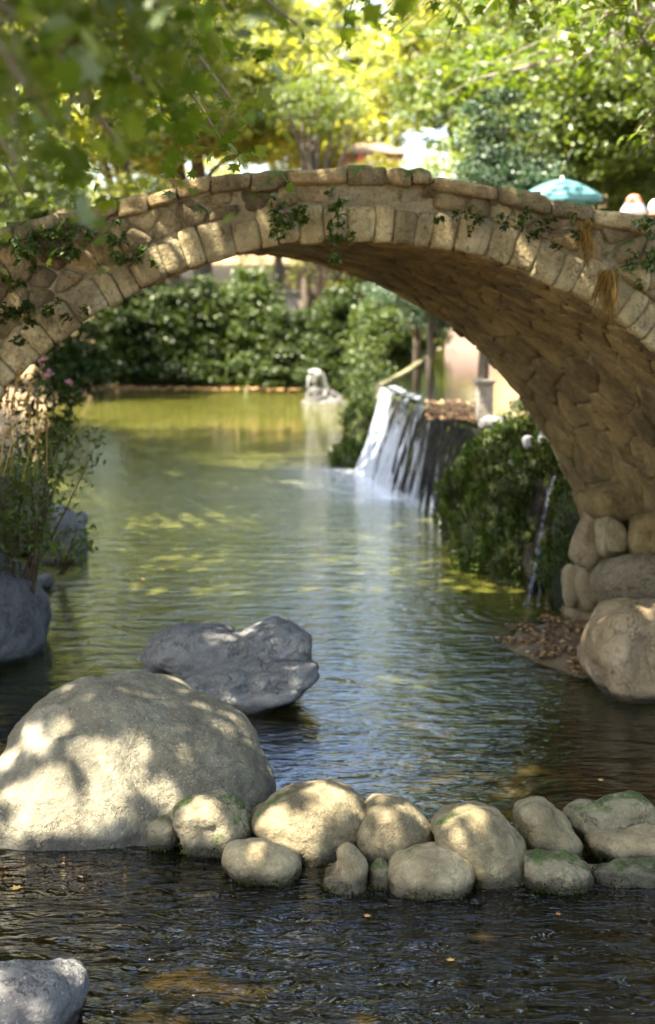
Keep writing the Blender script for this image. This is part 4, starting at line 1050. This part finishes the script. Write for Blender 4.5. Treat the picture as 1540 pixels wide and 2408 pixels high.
SP_ = [(60, 1730, .07), (20, 1780, .07), (100, 1755, .05), (150, 1715, .05), (190, 1760, .06), (245, 1775, .10), (290, 1800, .10), (235, 1830, .08), (330, 1760, .05), (380, 1850, .06), (400, 1880, .06), (110, 1810, .05), (120, 1880, .07), (60, 1930, .08), (215, 1900, .09),
       (265, 1870, .08), (190, 1950, .05), (30, 1970, .07), (110, 1960, .06), (150, 1860, .05), (60, 1850, .05), (10, 1870, .05), (440, 1900, .05), (480, 1895, .05), (520, 1955, .05), (430, 1960, .03), (600, 2000, .04),
       (625, 1930, .06), (660, 1955, .07), (700, 1965, .06), (735, 1935, .04), (750, 1860, .05), (790, 1870, .05), (820, 1890, .03), (880, 1895, .04), (910, 1925, .04)]
SUNSPOTS = both(*[thin(hit(x_, y_), r_ * .8 + .045, .0) for x_, y_, r_ in SP_],
                thin((-.66, 6.2, -.2), .17, .0), thin((-.36, 6.1, -.2), .13, .0), thin((-.75, 5.75, -.2), .19, .0), thin((-.45, 5.7, -.2), .15, .0), thin((.1, 5.9, -.2), .11, .0), thin((-.98, 5.75, .15), .10, .0), thin((-2.0, 9.6, 3.1), .2, .3), thin((-1.1, 9.8, 3.6), .3, .3), thin((-.95, 9.9, .4), .10, .1))
# left plane tree: hanging sprays in the upper left of the view
tg = []
def view_t(px, py, Y, spread, nb):
    p = at_y(px, py, Y); tg.append((p.x, p.y, p.z, spread, nb))
for (px, py, Y, sp_, nb) in [(40, 40, 2.9, .2, 9), (180, 20, 3.3, .22, 9), (60, 200, 2.6, .18, 8), (200, 160, 3.2, .2, 8), (40, 380, 3.0, .18, 8), (150, 320, 3.6, .2, 7), (400, 40, 3.5, .22, 8), (330, 190, 3.9, .2, 6),
                             (500, 70, 4.2, .2, 6), (540, 230, 4.8, .15, 3), (290, 360, 4.2, .15, 4), (440, 290, 4.6, .10, 2), (470, 0, 3.2, .2, 6), (700, 60, 4.2, .04, 1), (600, -60, 3.6, .2, 5), (280, -80, 3, .3, 9), (100, 100, 4.5, .3, 9), (250, 260, 4.8, .25, 7), (60, 470, 6, .3, 8), (190, 420, 6.2, .28, 7), (20, 330, 5.6, .3, 8), (330, 300, 6, .25, 6), (520, 330, 6.5, .2, 4)]:
    view_t(px, py, Y, sp_, nb)
plane_tree((-3.3, 3.6, .9), (-2.7, 3.8, 6.4), .26, tg, 20, .052, 'plane tree whose lobed leaves hang into the upper left of the view', 501, lr=.022, gap=SUNSPOTS)
# second plane tree on the left bank: its crown dapples the stones
tg = []
r = np.random.RandomState(18)
for _ in range(75):
    Y = r.uniform(3.5, 17); tg.append((-.24 * Y - r.uniform(.6, 5.2), Y, r.uniform(5.2, 9.2), 1.0, 9))
plane_tree((-6.2, 10.2, 1.6), (-5.6, 10.0, 7.5), .38, tg, 10, .11, 'big plane tree on the left bank that dapples the stones with its shade', 504, shade_leaf=260,
           gap=SUNSPOTS)
# right plane tree: its limbs cross above the bridge, out of the view but for the lowest twigs
tg = []
r = np.random.RandomState(8)
for _ in range(40): tg.append((r.uniform(2.4, 8.5), r.uniform(9.0, 16.0), r.uniform(6.4, 9.0), 1.0, 9))
for (px, py, Y) in [(1000, 10, 12), (860, -10, 12.5), (1200, 20, 13), (1400, 60, 12), (1500, 150, 12.5), (1540, 320, 12), (1350, -20, 11.5)]: view_t(px, py, Y, .4, 7)
plane_tree((6.3, 12.6, 2.0), (5.6, 12.2, 8.2), .4, tg, 9, .11, 'big plane tree on the right bank with a few limbs reaching over the bridge', 502, shade_leaf=160)
tg = [(rnd.uniform(-3.5, 5.5), rnd.uniform(-6, 3.5), rnd.uniform(5.8, 8.5), 1.2, 5) for _ in range(42)]  # unseen crown added overhead to cut the sky light near the camera
plane_tree((4.2, -1.5, .8), (3.8, -1.2, 6.8), .36, tg, 8, .11, 'unseen plane tree added behind the viewer to shade the near stream', 506, shade_leaf=220, gap=SUNSPOTS)
tg = [(rnd.uniform(-3.6, .6), rnd.uniform(4.2, 9.0), rnd.uniform(7.2, 9.6), 1.0, 6) for _ in range(34)]  # unseen crown added to shade the near stones and the bridge face
tg += [(rnd.uniform(-.5, 3.6), rnd.uniform(4.5, 8.8), rnd.uniform(7.4, 9.6), 1.1, 6) for _ in range(26)]
tg += [(rnd.uniform(-6.6, -3.6), rnd.uniform(1.2, 5.2), rnd.uniform(7.0, 9.0), 1.1, 6) for _ in range(20)]
plane_tree((-3.8, 2.6, .9), (-3.2, 3.0, 7.6), .3, tg, 8, .11, 'unseen slender plane tree added on the left bank to shade the near stones and bridge', 507, shade_leaf=240, gap=SUNSPOTS)
# tree added on the left bank to shade the pool, fall and moss bank
tg = [(rnd.uniform(-11, -4.5) - .1 * Y_, Y_, rnd.uniform(5.5, 10.5), 1.5, 8) for Y_ in [rnd.uniform(17, 33) for _ in range(60)]]
tg += [(rnd.uniform(-8, -3.4), rnd.uniform(17.5, 29), rnd.uniform(8.6, 11.5), 1.5, 7) for _ in range(34)]
tg += [(rnd.uniform(-6.5, -2.4), rnd.uniform(11.5, 20), rnd.uniform(8.6, 11.5), 1.3, 7) for _ in range(30)]
plane_tree((-9.2, 24, 1.6), (-8.6, 24, 8.5), .42, tg, 9, .16, 'tall plane tree added on the left bank to shade the wide part of the pool', 505, shade_leaf=260)
# a tree shading the upper pool from the right
tg = [(rnd.uniform(2.5, 9), rnd.uniform(19, 31), rnd.uniform(6.5, 10.5), 1.3, 8) for _ in range(34)]
plane_tree((8.2, 24, 2.8), (7.6, 24, 8.5), .42, tg, 9, .14, 'tall plane tree on the high bank right of the upper pool', 503, shade_leaf=150)

# ------------------------------------------------------------------ statue
sp0 = at_z(757, 945, 0); sroot = empty('statue', (sp0.x, sp0.y, 0)); tag(sroot, 'pale stone statue of a reclining long haired woman at the edge of the pool', 'statue')
U = sp0.y / F * 1.0
def sv(px, py, dy=0): p = at_y(px, py, sp0.y + dy); return p
mb = MB()
def cap(a, b, ra, rb, n=7):
    a, b = Vector(a), Vector(b); 
    for i in range(n): t = i / (n - 1); rr = ra + (rb - ra) * t; mb.ell(a.lerp(b, t), (rr, rr, rr), n=8)
mb.ell(sv(742, 891), (.15, .16, .205))                                  # head
mb.ell(sv(740, 897, -.15), (.028, .05, .05)); mb.ell(sv(741, 905, -.13), (.05, .03, .018))      # nose, mouth
mb.ell(sv(741, 886, -.12), (.10, .04, .022))                            # brow
cap(sv(744, 905), sv(745, 918, .02), .09, .11)                         # neck
cap(sv(745, 920), sv(748, 942, .05), .17, .2)                          # torso
cap(sv(733, 918), sv(765, 920, .02), .09, .10)                         # shoulders
cap(sv(728, 920, -.02), sv(721, 935, -.12), .065, .055); cap(sv(721, 935, -.12), sv(735, 943, -.28), .055, .05)   # near arm
cap(sv(768, 920, -.02), sv(765, 932, -.15), .075, .06); cap(sv(765, 932, -.15), sv(742, 941, -.3), .06, .05)
cap(sv(752, 938, .08), sv(775, 932, .15), .2, .2); cap(sv(775, 930, .15), sv(796, 936, .2), .19, .12)   # hips and legs lying back
cap(sv(796, 938, .2), sv(802, 943, -.1), .12, .06)
cap(sv(775, 940, -.1), sv(790, 944, -.3), .10, .05)
me = remesh(mb, .02); displace(me, .008, 9, 2, 2); link_mesh('body', me, M['statue'], sroot)
mb = MB(); mb.ell(sv(744, 880, .02), (.185, .19, .15)); cap(sv(757, 885, .05), sv(768, 915, .06), .10, .09); cap(sv(728, 886, .02), sv(724, 908, .06), .06, .05)
mb.ell(sv(735, 874, -.04), (.14, .14, .07))
me = remesh(mb, .02); displace(me, .015, 12, 4, 2); link_mesh('hair', me, M['litstone'], sroot)
mb = MB(); mb.ell((sp0.x + .1, sp0.y + .1, -.05), (.75, .55, .16)); mb.ell((sp0.x + .35, sp0.y - .35, 0.0), (.2, .15, .13))
me = remesh(mb, .035); displace(me, .05, 4, 4, 3); link_mesh('plinth_rock', me, M['statue'], sroot)

# ------------------------------------------------------------------ house, parasol, lamps
hy = 62; hx0 = at_y(815, 700, hy).x; hx1 = at_y(935, 700, hy).x; hz = at_y(0, 362, hy).z; hb = gz((hx0 + hx1) / 2, hy) - .2
house = empty('house', ((hx0 + hx1) / 2, hy, hb)); tag(house, 'rose plastered house with a blue shuttered window beyond the bridge', 'house')
mb = MB(); mb.box(((hx0 + hx1) / 2, hy + 2.5, (hz + hb) / 2), ((hx1 - hx0) / 2, 2.5, (hz - hb) / 2)); mb.build('wall', M['plaster'], house, False)
mb = MB(); cx_ = (hx0 + hx1) / 2; hw = (hx1 - hx0) / 2 + .3
mb.add([(cx_ - hw, hy - .4, hz), (cx_ + hw, hy - .4, hz), (cx_ + hw, hy + 5.4, hz), (cx_ - hw, hy + 5.4, hz), (cx_ - hw + .8, hy + 2.5, hz + .7), (cx_ + hw - .8, hy + 2.5, hz + .7)],
       [(0, 1, 5, 4), (2, 3, 4, 5), (1, 2, 5), (3, 0, 4), (3, 2, 1, 0)]); mb.build('roof', M['roof'], house, False)
def win(px0, px1, py0, py1, mat, frame=True):
    a = at_y(px0, py0, hy); b = at_y(px1, py1, hy); mb = MB(); mb.box(((a.x + b.x) / 2, hy - .03, (a.z + b.z) / 2), ((b.x - a.x) / 2, .05, (a.z - b.z) / 2)); 
    f = mb.build('window', M['white'], house, False); mb = MB(); mb.box(((a.x + b.x) / 2, hy - .085, (a.z + b.z) / 2), ((b.x - a.x) / 2 - .08, .01, (a.z - b.z) / 2 - .08)); mb.build('pane', mat, f, False)
win(865, 886, 366, 390, M['white']); win(889, 905, 368, 390, M['blue'])
mb = MB(); a = at_y(858, 0, hy).x; b = at_y(842, 0, hy).x; mb.box(((a + b) / 2, hy - .12, (hz + hb) / 2), ((a - b) / 2, .12, (hz - hb) / 2)); mb.build('downpipe', M['terracotta'], house, False)

pY = 26; pc = at_y(1322, 421, pY); pr = at_y(1418, 440, pY).x - pc.x; pb = gz(pc.x, pY)
par = empty('parasol', (pc.x, pY, pb)); tag(par, 'open teal parasol standing behind the right half of the bridge', 'parasol')
V = [(pc.x, pY, pc.z)]; nseg = 8; Fc = []
rings_ = [(.25, .06), (.5, .17), (.75, .33), (1.0, .52)]
for rr, dz in rings_:
    for k in range(32):
        a = 2 * math.pi * k / 32; m_ = (k % 4) / 4; sc_ = 1 - .045 * math.sin(math.pi * m_); 
        V.append((pc.x + pr * rr * sc_ * math.cos(a), pY + pr * rr * sc_ * math.sin(a), pc.z - dz * .62 * pr / .8 - .0 + .02 * math.sin(math.pi * m_) * rr * -1))
for k in range(32): Fc.append((0, 1 + k, 1 + (k + 1) % 32))
for j in range(3):
    for k in range(32): a = 1 + j * 32; Fc.append((a + k, a + 32 + k, a + 32 + (k + 1) % 32, a + (k + 1) % 32))
L0 = len(V)
for k in range(32): v = V[1 + 96 + k]; V.append((v[0], v[1], v[2] - .09))
for k in range(32): Fc.append((97 + k, L0 + k, L0 + (k + 1) % 32, 97 + (k + 1) % 32))
cn = mesh_np('canopy', V, Fc, M['teal'], par, False); so = cn.modifiers.new('s', 'SOLIDIFY'); so.thickness = .006
mb = MB(); mb.tube([(pc.x, pY, pb - .05), (pc.x, pY, pc.z + .05)], .022, 10); mb.build('pole', M['white'], par)
for k in range(8):
    a = 2 * math.pi * k / 8 ; mb = MB(); mb.tube([(pc.x + pr * .45 * math.cos(a), pY + pr * .45 * math.sin(a), pc.z - .18), (pc.x, pY, pc.z - .45)], .006, 5); mb.build('rib', M['metal'], par)
mb = MB(); mb.lathe([(.0, .08), (.2, .07), (.24, .0)], (pc.x, pY, pb)); mb.build('base', M['metal'], par)

def lamp(px, pyt, pyb, Y, lab, kind):
    t_ = at_y(px, pyt, Y); b_ = at_y(px, pyb, Y); H = t_.z - b_.z; gb = gz(t_.x, Y); root = empty('garden_lamp', (t_.x, Y, gb)); tag(root, lab, 'lamp')
    mb = MB()
    if kind == 0:
        mb.lathe([(0, 0), (H * .18, -H * .02), (H * .34, -H * .16), (H * .5, -H * .5), (H * .52, -H * .52)], t_, 24); mb.build('lamp_shade', M['terracotta'], root)
        mb = MB(); mb.lathe([(H * .5, -H * .49), (H * .66, -H * .78), (H * .68, -H * .92), (H * .6, -H), (0, -H)], t_, 24); mb.build('lamp_glass', M['white'], root)
    else:
        mb.lathe([(0, 0), (H * .3, -H * .05), (H * .5, -H * .3), (H * .55, -H * .6), (H * .42, -H * .92), (0, -H)], t_, 24); mb.build('lamp_glass', M['white'], root)
        mb = MB(); mb.lathe([(0, -H * .9), (H * .46, -H * .88), (H * .46, -H * 1.0), (0, -H * 1.02)], t_, 20); mb.build('collar', M['terracotta'], root)
    mb = MB(); mb.tube([(t_.x, Y, gb - .05), (t_.x, Y, t_.z - H)], .035, 10); mb.lathe([(.12, 0), (.1, .1), (.04, .15)], (t_.x, Y, gb)); mb.build('pole', M['metal'], root)
lamp(1491, 457, 503, 21, 'terracotta and cream lamp beside the teal parasol, above the bridge end', 0)
lamp(1545, 468, 505, 20, 'round white lamp at the right edge above the bridge end', 1)

# ------------------------------------------------------------------ plants on bridge and banks
def weed(px, py, n, spread, label, mat='leaf_bush', size=.06, down=.3, cat='plant', y=BY0 - .09, seed=1, name='wall_plant', group='plants rooted in the bridge face'):
    p = at_y(px, py, y); root = empty(name, p); tag(root, label, cat, group)
    r = np.random.RandomState(seed); cs = [np.array(p) + np.array([r.randn() * spread[0], -abs(r.randn()) * .04, r.randn() * spread[1] - down * spread[1]]) for _ in range(max(6, n // 12))]
    V, Fq = leaf_cloud(cs, [[.05, .04, .05]] * len(cs), 12, size, seed, .2); mesh_np('foliage', V, Fq, M[mat], root, smooth=False)
    mb = MB()
    for c in cs[:6]: mb.tube([Vector(p) + Vector((0, .06, 0)), Vector(c)], [.005, .002], 4)
    mb.build('stem', M['stem'], root)
weed(670, 500, 170, (.07, .06), 'dark green tuft in the wall right of the round yellow stones, over the arch crown', seed=1)
weed(795, 520, 160, (.05, .10), 'drooping green tuft over the middle of the arch ring', seed=2)
weed(1130, 510, 110, (.16, .05), 'thin creeper along the top of the right half of the arch ring', seed=3, size=.05, mat='moss')
weed(120, 560, 420, (.2, .07), 'broad leafy creeper on the left end of the bridge', seed=4)
weed(60, 720, 260, (.18, .12), 'mossy creeper low on the left end of the bridge above the ring', seed=5, mat='moss')
weed(300, 610, 120, (.1, .05), 'small creeper above the left haunch of the arch ring', seed=6, size=.05)
weed(1520, 590, 160, (.06, .12), 'green tuft at the right edge high on the bridge', seed=7)
weed(1300, 540, 120, (.14, .05), 'olive creeper under the coping left of the rusty fronds', seed=8, size=.05, mat='moss')
def fronds(px0, py0, n, L, w_, label, seed):
    p = at_y(px0, py0, BY0 - .12); root = empty('dry_fronds', p); tag(root, label, 'plant', 'rusty dry fronds on the bridge'); r = np.random.RandomState(seed); V = []; Fc = []
    for i in range(n):
        x = p.x + r.uniform(-w_, w_); z = p.z + r.uniform(-.04, .04); y = p.y - r.uniform(0, .05); l = L * r.uniform(.5, 1.1); dx = r.uniform(-.09, .09); wd = .003 + .006 * r.rand() ** 2; ph = r.uniform(0, 6)
        k = len(V)
        for j in range(5):
            t = j / 4; ww = wd * (1 - t * .8); xo = dx * t * t + .018 * math.sin(ph + 5 * t); V += [(x - ww + xo, y - .04 * math.sin(t * 3 + ph), z - l * t), (x + ww + xo, y - .04 * math.sin(t * 3 + ph), z - l * t)]
        for j in range(4): a = k + 2 * j; Fc.append((a, a + 1, a + 3, a + 2))
    mesh_np('blades', V, Fc, M['orange'], root)
fronds(1378, 530, 45, .30, .035, 'upper curtain of rusty dry fronds hanging from the bridge face', 1)
fronds(1428, 645, 80, .34, .05, 'lower and wider curtain of rusty dry fronds over the arch ring', 2)

# dead branch caught under the arch
mb = MB(); q = lambda x, y, Y: at_y(x, y, Y)
mb.tube([q(1195, 735, 12.3), q(1165, 718, 12.4), q(1158, 760, 12.5), q(1130, 772, 12.6), q(1095, 778, 12.8)], [.012, .03, .035, .04, .015], 7)
mb.tube([q(1165, 720, 12.4), q(1180, 700, 12.35), q(1205, 712, 12.3)], [.03, .02, .008], 6); mb.tube([q(1140, 770, 12.6), q(1165, 790, 12.5), q(1160, 800, 12.4)], [.03, .02, .01], 6)
mb.tube([q(1158, 760, 12.5), q(1130, 745, 12.7), q(1110, 735, 12.8)], [.02, .012, .005], 5)
tag(mb.build('dead_branch', M['bark']), 'dark dead branch jutting from the underside of the arch', 'branch')

# leafy twig with fern leaves behind the pier
bush('shrub', (2.75, 17.0, 1.45), [((-.25, 0, .25), (.4, .3, .22)), ((.05, 0, .05), (.35, .3, .15)), ((-.15, 0, .6), (.25, .2, .12))], 34, 26, .07, 'leaf_dark', 'dark leafy shrub on the terrace beside the bridge pier', 'shrub', seed=601, clump=(.06, .14))
# left bank shrub
def shrub_stems(name, base, tips, leafn, label, seed, mat='leaf_mid', size=.06, cat='shrub'):
    root = empty(name, base); tag(root, label, cat); mb = MB(); r = np.random.RandomState(seed); P = []; b0 = Vector(base)
    for tpt in tips:
        e = Vector(tpt); s0 = b0 + Vector((r.uniform(-.12, .12), r.uniform(-.1, .1), 0)); bow = Vector((r.uniform(-.12, .12), 0, .1)); pts = [s0.lerp(e, t) + bow * math.sin(math.pi * t) for t in np.linspace(0, 1, 7)]
        mb.tube(pts, [.013, .012, .010, .008, .006, .004, .002], 5)
        for _ in range(leafn):
            t = r.uniform(.3, 1); k = min(int(t * 6), 5); q_ = pts[k].lerp(pts[k + 1], t * 6 - k); P.append([q_.x + r.randn() * .05, q_.y + r.randn() * .05, q_.z + r.randn() * .05])
    V, Fq = leaf_cloud(P, [[.02] * 3] * len(P), 1, size, seed, .3, 2.3); mesh_np('foliage', V, Fq, M[mat], root, smooth=False); mb.build('stem', M['stem'], root); return root
Yb = 10.9
tips = [at_y(x, y, Yb + dy) for x, y, dy in [(20, 960, 0), (60, 1000, .3), (100, 960, 0), (130, 985, .2), (180, 1000, .3), (215, 990, .2), (60, 1080, -.3), (20, 1120, -.2), (110, 1100, 0), (150, 1000, -.1), (90, 1040, .2), (0, 1040, .3), (-40, 1000, 0), (30, 1180, -.3), (245, 1000, .1)]]
shrub_stems('shrub', tuple(at_z(50, 1440, .35)[:2]) + (.35,), tips, 62, 'leafy shrub with thin stems rising in front of the left bank rocks', 611, size=.07)
tips = [at_y(x, y, 12.2) for x, y in [(205, 1250), (180, 1235), (225, 1260), (150, 1245), (215, 1290), (110, 1270), (130, 1290)]]
shrub_stems('shrub', tuple(at_z(150, 1330, .2)[:2]) + (.1,), tips, 22, 'low leafy sprig hanging in front of the round left bank rock', 612, size=.07)
tips = [at_y(x, y, 14.5) for x, y in [(100, 850), (115, 880), (160, 900), (185, 905), (140, 930), (60, 900), (90, 930), (170, 940)]]
ob = shrub_stems('oleander', tuple(at_y(90, 1150, 14.5)), tips, 40, 'pink flowering oleander at the left edge of the pool behind the grasses', 613, 'leaf_dark', .10)
for k_, t_ in enumerate(tips[:3]):
    V, Fq = leaf_cloud([list(t_)], [[.05] * 3], 12, .05, 4 + k_); mesh_np('flower', V, Fq, M['pink'], ob, smooth=False)
# grasses with pale seed heads
def grass_clump(base, heads, label, seed):
    root = empty('tall_grass', base); tag(root, label, 'grass', 'tall dry grasses on the left bank'); r = np.random.RandomState(seed); mb = MB(); V = []; Fc = []; b0 = Vector(base); P = []
    for h_ in heads:
        e = Vector(h_); s0 = b0 + Vector((r.uniform(-.1, .1), r.uniform(-.1, .1), 0)); pts = [s0.lerp(e, t) + Vector((0, 0, .05 * math.sin(3 * t))) for t in np.linspace(0, 1, 5)]
        mb.tube(pts, [.005, .0045, .004, .003, .003], 4)
        for k in range(16): t = 1 - k / 60; P.append(list(s0.lerp(e, t)))
    for i in range(12):
        a = r.rand() * 6.28; l = r.uniform(.2, .6); s0 = b0 + Vector((r.uniform(-.16, .16), r.uniform(-.14, .14), 0)); k = len(V)
        for j in range(5): t = j / 4; ww = .006 * (1 - t * .9); o_ = Vector((math.cos(a), math.sin(a), 0)) * l * .45 * t * t; V += [s0 + o_ + Vector((-ww * .6, 0, l * t * (1 - .35 * t))), s0 + o_ + Vector((ww * .6, 0, l * t * (1 - .35 * t)))]
        for j in range(4): q_ = k + 2 * j; Fc.append((q_, q_ + 1, q_ + 3, q_ + 2))
    mesh_np('blades', V, Fc, M['leaf_mid'], root); mb.build('stalk', M['straw'], root)
    V, Fq = leaf_cloud(P, [[.012, .012, .02]] * len(P), 3, .035, seed, 0, 3); mesh_np('seed_head', V, Fq, M['straw'], root, smooth=False)
hb_ = at_y(30, 1120, 10.0)
grass_clump(tuple(hb_), [at_y(x, y, 10.0) for x, y in [(42, 825), (52, 850), (20, 900), (75, 900), (30, 930)]], 'tall pale grass with the highest seed heads, against the bridge foot', 1)
grass_clump(tuple(at_y(80, 1130, 10.2)), [at_y(x, y, 10.2) for x, y in [(88, 935), (70, 960), (110, 975), (95, 1010)]], 'shorter pale grass right of the tallest one', 3)
grass_clump(tuple(at_y(-20, 1120, 10.1)), [at_y(x, y, 10.1) for x, y in [(5, 930), (-10, 960), (28, 1000)]], 'greener grass at the left edge of the photo', 2)
# earth mound that carries those plants
rock('bank_mound', [([(-260, 1130), (-60, 1080), (60, 1090), (120, 1130), (120, 1300), (-260, 1400)], 0, .6)], 1500, .5, M['mortar'], 'mossy earth mound carrying the grasses at the left foot of the bridge', 'mound', amp=.06, freq=2, voxel=.04, seed=91, ext=0)

# ------------------------------------------------------------------ leaf litter, floating leaves, twigs
def litter(name, region, n, size, label, seed, z=None):
    r = np.random.RandomState(seed); P = []
    while len(P) < n:
        px, py, zz = region(r); p = at_z(px, py, zz); P.append([p.x, p.y, (max(gz(p.x, p.y), zz) if z is None else z) + .01 + .015 * r.rand()])
    V, Fq = leaf_cloud(P, [[.01] * 3] * n, 1, size, seed, 2.5, 1.6); return tag(mesh_np(name, V, Fq, M['litter'], smooth=False), label, kind='stuff')
litter('leaf_litter', lambda r: (r.uniform(1000, 1125), r.uniform(945, 990), 1.44), 900, .06, 'fallen brown leaves caught along the lip of the upper pool', 1)
litter('leaf_litter', lambda r: (r.uniform(170, 720), r.uniform(905, 919), .1), 1500, .1, 'warm leaf scatter standing in for the sunlit earth strip of the far bank', 2)  # leaf colours put here to give the earth strip its sunny tone
litter('leaf_litter', lambda r: (r.uniform(-40, 300), r.uniform(2015, 2075), .0), 260, .04, 'fallen leaves soaked around the foot of the huge boulder', 3, z=-.03)
# gravel bar with leaves under the arch
bar = MB(); bp = [at_z(x, y, 0) for x, y in [(1180, 1520), (1215, 1480), (1290, 1462), (1380, 1475), (1470, 1520), (1450, 1600), (1370, 1598), (1260, 1560)]]
cxb = sum((p for p in bp), Vector()) / len(bp); V = []; Fc = []
for s_, z in ((1.25, -.25), (1, -.01), (.8, .03), (.4, .05), (.02, .055)):
    for i in range(len(bp) * 3):
        a, b = bp[(i // 3) % len(bp)], bp[(i // 3 + 1) % len(bp)]; p = a.lerp(b, (i % 3) / 3); p = cxb + (p - cxb) * s_; V.append((p.x, p.y, z + .015 * mn.noise(p * 6)))
nb = len(bp) * 3
for j in range(4):
    for k in range(nb): Fc.append((j * nb + k, j * nb + (k + 1) % nb, (j + 1) * nb + (k + 1) % nb, (j + 1) * nb + k))
tag(mesh_np('gravel_bar', V, Fc, M['bed']), 'low gravel bar at the foot of the bridge pier', kind='structure')
def barpt(r):
    a = r.rand() * 6.28; q = r.rand() ** .5; p = cxb + (bp[r.randint(len(bp))] - cxb) * q * .97; c_ = p; return c_
r = np.random.RandomState(4); P = []
for _ in range(900): p = barpt(r); P.append([p.x + r.randn() * .05, p.y + r.randn() * .05, .045 + .02 * r.rand()])
V, Fq = leaf_cloud(P, [[.01] * 3] * len(P), 1, .055, 4, 2.5, 1.6); tag(mesh_np('leaf_litter', V, Fq, M['litter'], smooth=False), 'brown leaves covering the gravel bar under the arch', kind='stuff')

fl = [(1410, 1835, .05, 'pale floating leaf alone on the dark water above the far right pair of stones'),
      (300, 1352, .07, 'largest of the yellow leaves floating right of the round bank rock'),
      (245, 1360, .05, 'floating leaf at the left end of the yellow patch by the round bank rock'),
      (335, 1362, .05, 'small floating leaf at the right end of the yellow patch by the round bank rock'),
      (1085, 1447, .08, 'big orange leaf floating left of the trickle splash'),
      (1035, 1466, .07, 'floating leaf just left of the big orange one by the trickle'),
      (1110, 1500, .05, 'floating leaf between the gravel bar and the big orange leaf'),
      (950, 1435, .06, 'floating leaf in mid stream, farthest left of those near the trickle'),
      (1240, 1240, .06, 'leaf floating close under the big moss covered bank'),
      (1098, 1306, .06, 'pale leaf floating at the dark foot of the moss covered bank'),
      (860, 2155, .05, 'orange leaf floating below the flat topped oblong stone'),
      (40, 2090, .08, 'bright orange leaf at the left edge below the huge boulder'),
      (290, 1982, .05, 'orange leaf lying at the waterline of the huge boulder'),
      (1310, 2150, .04, 'tiny pale leaf floating below the dark mossy stone at the right'),
      (1060, 2260, .05, 'reddish leaf floating alone in the dark near water, lowest on the right'),
      (1010, 1780, .035, 'small leaf floating on the riffle behind the egg shaped stone')]
V, Fq = plane_leaves([[0, 0, .012]], 1.0, 3, .05)
pm = bpy.data.meshes.new('floating_leaf'); pm.from_pydata([tuple(map(float, v)) for v in V], [], [tuple(map(int, f)) for f in Fq]); pm.materials.append(M['floating'])
wh = ['beside the low gravel bar', 'left of the round bank rock']
for k, (px, py, s_, lb) in enumerate(fl):
    p = at_z(px, py, 0); o = bpy.data.objects.new('floating_leaf', pm); col.objects.link(o); o.location = (p.x, p.y, .004); o.scale = (s_, s_, s_ * .3); o.rotation_euler = (0, 0, k * 1.9)
    tag(o, lb, 'leaf', 'fallen leaves floating on the stream')
# twig on the big boulder
